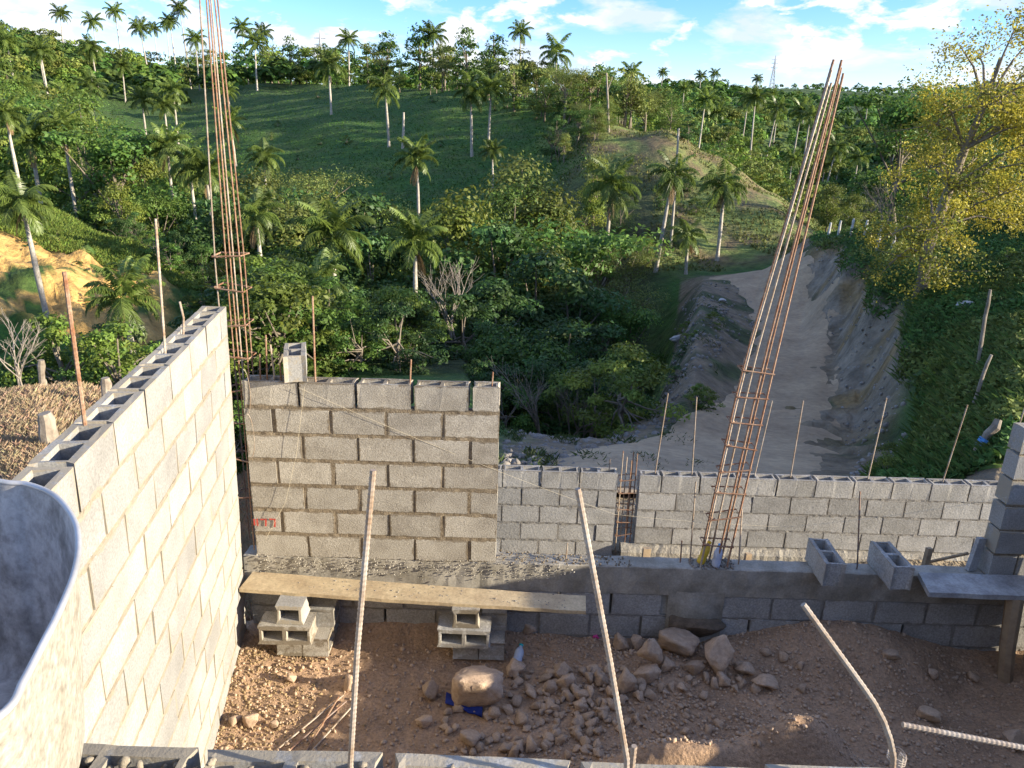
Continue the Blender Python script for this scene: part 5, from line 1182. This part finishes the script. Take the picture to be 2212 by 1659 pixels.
for (u, vt, vb, Y, cw, lab) in PALMS:
    if vb: Y = solveY(u, vb)
    cs = min(max(cw / 2 / FPX * Y / 2.3, .4), 1.5)
    palm_px(u, vt, Y, lab, gp, cs=cs, detail=cw > 58, lean={1437: .06, 1668: .10, 1727: .08, 1795: .08, 310: -.06}.get(u, 0), dry=2 if u in (904, 500, 895, 557) else (1 if Y < 70 else 0), tr=min(1.1, .22 + .66 * cs))
for i in range(34):
    u = random.choice((random.uniform(1290, 2000), random.uniform(1290, 2000), random.uniform(0, 420))); Y = random.uniform(190, 420) if u > 1000 else random.uniform(120, 230); p = gpt(u, Y, 250)
    palm(p.x, p.y, random.uniform(9, 14), 'far palm rising out of the woods, ' + where(u), 'far palms in the woods', 1.2, False)
# bare palm trunks and poles
for (u, v0, v1, Y, r, lab, m) in ((870, 352, 243, 128, .2, 'bare headless palm trunk on the shaded hill', 'palm_trunk'), (1464, 372, 278, 62, .10, 'pale bare pole at the crest of the spur', 'palm_trunk'), (1065, 135, 78, 190, .18, 'bare dead pole on the ridge skyline', 'bark'), (1318, 245, 158, 98, .13, 'dead forked trunk at the crest of the spur', 'bark_pale')):
    a = atY(u, v0, Y); b = atY(u + (2 if u != 1318 else -8), v1, Y); a.z = tz(a.x, a.y) - .3; mb = MB(); mb.tube([a * 0, (b - a) * .5 + Vector((.05, 0, 0)), b - a], [r * 1.2, r, r * .8], 8)
    if u == 1318: mb.tube([(b - a) * .7, (b - a) * .9 + Vector((.7, 0, .3))], [r * .6, r * .3], 6)
    tag(link('dead_trunk', mb.mesh('dead_trunk', m), None, a), lab, 'trunk')

# --- the yellow leaved tree on the right bank
p0 = gpt(1985, 22, 640); H = atY(2100, 105, 22).z - p0.z
root = thing('yellow_tree', 'large open tree with yellow green leaves and crooked grey trunk on the right bank', 'tree', p0)
mb = MB(); tp = [Vector((0, 0, -.4)), Vector((.02, 0, .5)), Vector((-.07, 0, 1.2)), Vector((.12, .05, 2.0)), Vector((.5, .1, 3.1)), Vector((.85, .1, 4.2)), Vector((1.25, 0, 5.4)), Vector((1.6, .1, 6.6))]
tp = [Vector((p_.x * .6, p_.y, p_.z)) for p_ in tp]; mb.tube(tp, [.21, .17, .16, .15, .135, .11, .08, .04], 9)
ends = []; rt = random.Random(4)
for i in range(44):
    st = tp[rt.choice((2, 3, 3, 4, 4, 5, 5, 6))]; a = rt.uniform(0, 6.28); up = rt.uniform(-.5, 1.0); ln = rt.uniform(.9, 2.5)
    e = st + Vector((math.cos(a) * ln * .85 + .3, math.sin(a) * ln * .9, ln * up * .75)); mid = st.lerp(e, .5) + Vector((0, 0, rt.uniform(.1, .4)))
    mb.tube([st, mid, e], [.05, .03, .012], 5, False); ends.append(e); ends.append(mid.lerp(e, .6) + Vector((rt.uniform(-.4, .4), rt.uniform(-.4, .4), rt.uniform(-.2, .4))))
    for k in range(3):
        f = e + Vector((rt.uniform(-.8, .8), rt.uniform(-.8, .8), rt.uniform(-.45, .6))); mb.tube([mid.lerp(e, .5), f], [.018, .006], 4, False); ends.append(f)
for k, e in enumerate((Vector((-.3, 0, 6.9)), Vector((1.9, .2, 7.3)), Vector((1.2, 0, 7.6)), Vector((2.5, 0, 6.5)), Vector((2.8, .3, 5.2)), Vector((2.2, -.2, 4.0)))):
    mb.tube([tp[6], tp[6].lerp(e, .5) + Vector((0, 0, .2)), e], [.05, .03, .012], 5, False); ends += [e, e + Vector((.3, .2, -.3)), e + Vector((-.35, -.2, -.2)), e + Vector((.1, .3, -.6))]
link('trunk', mb.mesh('trunk', 'bark', True), root)
E_ = np.array([tuple(e) for e in ends]); per = 150; n = len(E_); D = rng.normal(0, 1, (n, per, 3)); P = E_[:, None, :] + D * .25 * rng.uniform(.5, 1.5, (n, 1, 1)) * np.array([1, 1, .75])
yl = np.where(rng.random((n, 1, 1)) < .72, np.array([.52, .45, .06]), np.array([.27, .30, .055])) * rng.uniform(.75, 1.2, (n, 1, 1)) * rng.uniform(.8, 1.2, (n, per, 1))
V, Fq = leaf_np(P.reshape(-1, 3), rng.normal(0, 1, (n * per, 3)) + np.array([.2, -.2, .6]), rng.uniform(.05, .11, n * per), .6)
link('crown', mesh_np('crown', V, Fq, 'leaf', False, np.repeat(np.broadcast_to(yl, (n, per, 3)).reshape(-1, 3), 4, 0)), root)
# trees behind and beside it, and low unseen trees added at right for uneven shade
for (u, Y, vt, k, lab) in ((2150, 40, 330, 5, 'dark tree behind the yellow leaved tree at the right edge'), (2215, 34, 300, 5, 'dark tree cut by the right edge behind the yellow leaves'), (1980, 60, 178, 1, 'green tree rising behind the left of the yellow leaved tree'), (2060, 70, 210, 0, 'tall tree hidden behind the yellow leaved crown'), (1800, 52, 400, 4, 'small bright tree at the far end of the grassy bank'), (1850, 50, 420, 4, 'small leafy tree behind the posts on the bank')):
    tree_px('near', u, Y, vt, lab, 'trees on the right bank', k, 1.0, 2, 13)
for (x, y, h) in ((27, 13.5, 3.6), (31, 17.5, 4), (26, 20.5, 3)):
    tree('near', x, y, h, 'tall tree of the wood above the right bank, out of view', 'added shade trees above the right bank', None, 1.15)
# small bushes on the bank
for i in range(26):
    u = random.uniform(1960, 2230); Y = random.uniform(10, 40); p = gpt(u, Y)
    tree('bush', p.x, p.y, random.uniform(.35, .9), '@low scrub plant on the right bank', 'scrub on the right bank')
for i in range(9):
    u = random.uniform(1735, 1900); Y = random.uniform(36, 46); p = gpt(u, Y)
    tree('bush', p.x, p.y, random.uniform(.4, .8), '@low scrub plant on the right bank', 'scrub on the right bank')
for i in range(12):
    u = random.choice((random.uniform(1440, 1560), random.uniform(1410, 1500))); Y = random.uniform(18, 44); p = gpt(u, Y)
    tree('bush', p.x, p.y, random.uniform(.3, .75), '@weed tuft on the road berm', 'weeds beside the road')
# gully bushes at left
for i in range(40):
    u = random.uniform(-20, 540); Y = random.uniform(16.5, 27); p = gpt(u, Y)
    tree('bush', p.x, p.y, random.uniform(1.2, 2.6), '@bush in the gully', 'bushes in the left gully')
for i in range(16):
    u = random.uniform(60, 520); Y = random.uniform(31, 41); p = gpt(u, Y)
    tree('bush', p.x, p.y, random.uniform(.5, 1.1), '@small bush round the orange cut', 'bushes round the orange cut')
for i in range(14):
    u = random.uniform(230, 520); Y = random.uniform(39, 46); p = gpt(u, Y)
    tree('bush', p.x, p.y, random.uniform(.8, 1.8), '@bush along the left grassy bank', 'bushes along the left bank')

# --- grass
def grass(name, label, pts, hgt, wid, tint, lean=.35, tv=1.):
    pts = np.asarray(pts); n = len(pts); a = rng.uniform(0, 6.283, n); hh = hgt * rng.uniform(.5, 1.3, n); w = wid * rng.uniform(.7, 1.4, n)
    d = np.stack([np.cos(a), np.sin(a), np.zeros(n)], 1); b = np.stack([-np.sin(a), np.cos(a), np.zeros(n)], 1); ln = (hh * rng.uniform(0, lean, n))[:, None]
    up = np.array([0, 0, 1.]); p = pts
    V = np.stack([p - b * w[:, None], p + b * w[:, None], p + b * w[:, None] * .5 + up * hh[:, None] * .6 + d * ln * .4, p + up * hh[:, None] + d * ln * 1.6], 1).reshape(-1, 3)
    t = np.array(tint) * rng.uniform(1 - .35 * tv, 1 + .4 * tv, (n, 1)) * (1 + rng.uniform(-.12, .12, (n, 3)))
    o = link(name, mesh_np(name, V, np.arange(4 * n).reshape(n, 4), 'grass', False, np.repeat(t, 4, 0))); o['kind'] = 'stuff'; tag(o, label, 'grass'); return o
def scatter(n, u0, u1, y0, y1, test=None):
    u = rng.uniform(u0, u1, n); Y = np.exp(rng.uniform(math.log(y0), math.log(y1), n)); x = (u - 1106) / 1545. * Y; z = terrain_z(x, Y)
    P = np.stack([x, Y, z], 1)
    if test is not None: P = P[test(u, Y, z)]
    return P
grass('grass', 'dry straw coloured grass on the slope left of the walls', scatter(95000, -60, 520, 6, 15.5, lambda u, Y, z: ((u - 1106) / 1545. * Y < -2.4)), .14, .0017, (.38, .28, .17), .55, .35)
grass('grass', 'green grass and ground cover on the right bank', scatter(60000, 1700, 2330, 8.6, 48, lambda u, Y, z: (z > -5.3) & ((u > 1930) | (Y > 24))), .16, .007, (.10, .15, .04), 1.1)
Pb = scatter(90000, 1700, 2330, 8.6, 48, lambda u, Y, z: (z > -5.2) & ((u > 1940) | (Y > 24))); nb = len(Pb)
Pb[:, 2] += rng.uniform(.02, .22, nb) * (.6 + .6 * np.sin(Pb[:, 0] * 1.7 + np.sin(Pb[:, 1] * 1.1)) ** 2)
V, Fq = leaf_np(Pb, rng.normal(0, .6, (nb, 3)) + np.array([0, -.2, .8]), rng.uniform(.05, .13, nb) * (1 + Pb[:, 1] * .02), .6)
tb = np.where((np.sin(Pb[:, 0] * .9 + 1.4 * np.sin(Pb[:, 1] * .7)) > .45)[:, None], np.array([.14, .175, .04]), np.array([.075, .15, .032])) * rng.uniform(.6, 1.4, (nb, 1))
o_ = link('ground_cover', mesh_np('ground_cover', V, Fq, 'grass', False, np.repeat(tb, 4, 0))); o_['kind'] = 'stuff'; tag(o_, 'low leafy weeds covering the right bank', 'weeds')
grass('grass', 'bright short grass on the sunlit bank at the left', scatter(50000, -60, 500, 37, 58), .16, .03, (.13, .175, .03), .8)  # blade green lightened too, to look sunlit
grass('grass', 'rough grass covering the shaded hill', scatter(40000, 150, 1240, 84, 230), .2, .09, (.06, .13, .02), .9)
grass('grass', 'thin grass on the brown spur', scatter(16000, 1190, 1790, 57, 112, lambda u, Y, z: np.sin(u * .031 + 2 * np.sin(Y * .21)) + np.sin(Y * .37 + u * .017) > -.3), .22, .08, (.14, .15, .045), .9)
grass('grass', 'weeds on the fill slope behind the boundary wall', scatter(16000, 1050, 1560, 9.5, 40, lambda u, Y, z: (np.sin(u * .05 + Y) + np.sin(Y * 1.7) > .7)), .12, .006, (.07, .095, .03), .9)

# --- rubble round the road
def lump_stuff(name, label, n, u0, u1, y0, y1, s0, s1, m, test=None):
    P = scatter(n, u0, u1, y0, y1, test); o = link(name, lumps(P, rng.uniform(s0, s1, len(P)) ** 1, m, name)); o['kind'] = 'stuff'; tag(o, label, 'rubble')
lump_stuff('rubble', 'stony rubble on the berm left of the dirt road', 2400, 1090, 1640, 11, 46, .02, .10, 'stone_grey', lambda u, Y, z: ((z > -8.6) | (u > 1450)) & (u < 1405 + (Y - 9) * 9))
lump_stuff('rubble', 'fallen stones along the right edge of the dirt road', 1300, 1700, 1990, 11, 44, .015, .07, 'stone_grey', lambda u, Y, z: (u > 1880 - (Y - 12) * 5.5) & (z < -4.9))
for (u, v, Y, s, lab) in ((1478, 662, 36, .55, 'pale sack like boulder on top of the berm beside the road'), (1565, 640, 38, .3, 'pale stone on the road shoulder near its far end'), (2096, 690, 19, .35, 'pale round boulder in the scrub of the right bank')):
    p = gpt(u, Y); ob = link('boulder', RB[int(u) % 6], None, (p.x, p.y, p.z + s * .4), (0, 0, .4), (s, s * .7, s * .55)); ob.material_slots[0].link = 'OBJECT'; ob.material_slots[0].material = M['white_lime']; tag(ob, lab, 'rock')

# --- fence posts
def post(u, v0, v1, Y, r, label, m='post', lean=0, crooked=.008, parts=None):
    a = gpt(u, Y, v0); b = atY(u, v0, Y); h = abs(atY(u, v1, Y).z - b.z); top = Vector((lean * h, 0, h)); mb = MB(); k = 6
    mb.tube([Vector((0, 0, -.25))] + [top * (i / k) + Vector((random.uniform(-crooked, crooked), random.uniform(-crooked, crooked), 0)) for i in range(k + 1)], [r * 1.1] + [r * random.uniform(.85, 1.15) for _ in range(k)] + [r * .75], 9)
    if parts:
        root = thing('fence_post', label, 'post', a); link('shaft', mb.mesh('shaft', m, False), root); t0, t1 = parts; q = MB(); q.tube([top * t0, top * t1], r * 1.25, 10); link('painted_band', q.mesh('painted_band', 'blue_paint'), root)
    else: tag(link('fence_post', mb.mesh('fence_post', m, False), None, a), label, 'post')
post(108, 955, 872, 9.6, .11, 'thick broken stump of a post in the dry grass left of the wall')
post(230, 838, 757, 12.6, .09, 'dark crooked fence post in the grass behind the left wall')
post(84, 800, 722, 14.6, .075, 'pale fence post at the far side of the dry grass', lean=.1)
post(92, 795, 758, 14.8, .035, 'thin stick beside the pale fence post')
post(2085, 1035, 945, 9.2, .06, 'crooked grey post with a blue painted band near the boundary wall', 'post', .42, .02, (.35, .55))
post(2092, 870, 700, 13.5, .032, 'slim grey fence post in the middle of the right bank', 'post', -.05)
post(2080, 960, 845, 11.5, .03, 'slim leaning grey post below the slim fence post', 'post', .12)
for k, (u, v0, v1, Y) in enumerate(((1893, 540, 480, 34), (1925, 545, 490, 33), (1868, 500, 460, 40), (1840, 490, 450, 42), (1815, 478, 442, 44), (1795, 470, 436, 45))):
    post(u, v0, v1, Y, .07, 'pale fence post on the crest of the right bank', 'white_lime', .05)
for o_ in [o_ for o_ in S.objects if o_.get('label') == 'pale fence post on the crest of the right bank']: o_['group'] = 'fence posts on the bank crest'
for i in range(24):
    u = 930 + i * 13; p = gpt(u, 178 - max(0, i - 12) * 4.5, 230); mb = MB(); mb.tube([(0, 0, -.3), (.02, 0, 1.5)], .09, 6)
    tag(link('fence_post', mb.mesh('fence_post', 'post'), None, p), 'small fence post along the top of the shaded hill', 'post', 'fence posts along the hill top')

# --- lattice towers far away and the small shed at the upper left
def pylon(u, v0, v1, Y, label):
    b = atY(u, v1, Y); g0 = tz(b.x, Y); h = b.z - g0; root = thing('lattice_tower', label, 'tower', (b.x, Y, g0)); w = h * .075
    for sx, sy in ((-1, -1), (1, -1), (1, 1), (-1, 1)):
        mb = MB(); mb.tube([(sx * w, sy * w, -1), (sx * w * .15, sy * w * .15, h * .8), (0, 0, h)], .28, 5); link('leg', mb.mesh('leg', 'pylon'), root)
    mb = MB(); k = 9
    for i in range(k):
        z0, z1 = h * .8 * i / k, h * .8 * (i + 1) / k; a, c_ = w * (1 - .85 * i / k), w * (1 - .85 * (i + 1) / k)
        for q in range(4):
            s0 = ((-1, -1), (1, -1), (1, 1), (-1, 1))[q]; s1 = ((-1, -1), (1, -1), (1, 1), (-1, 1))[(q + 1) % 4]
            mb.tube([(s0[0] * a, s0[1] * a, z0), (s1[0] * c_, s1[1] * c_, z1)], .15, 4); mb.tube([(s0[0] * c_, s0[1] * c_, z1), (s1[0] * c_, s1[1] * c_, z1)], .15, 4)
    for z in (.72, .82, .9): mb.tube([(-w * 1.1, 0, h * z), (w * 1.1, 0, h * z)], .2, 4)
    link('bracing', mb.mesh('bracing', 'pylon'), root)
pylon(690, 106, 66, 420, 'white lattice tower on the skyline left of centre')
pylon(1676, 162, 120, 760, 'lattice pylon on the far ridge at right')
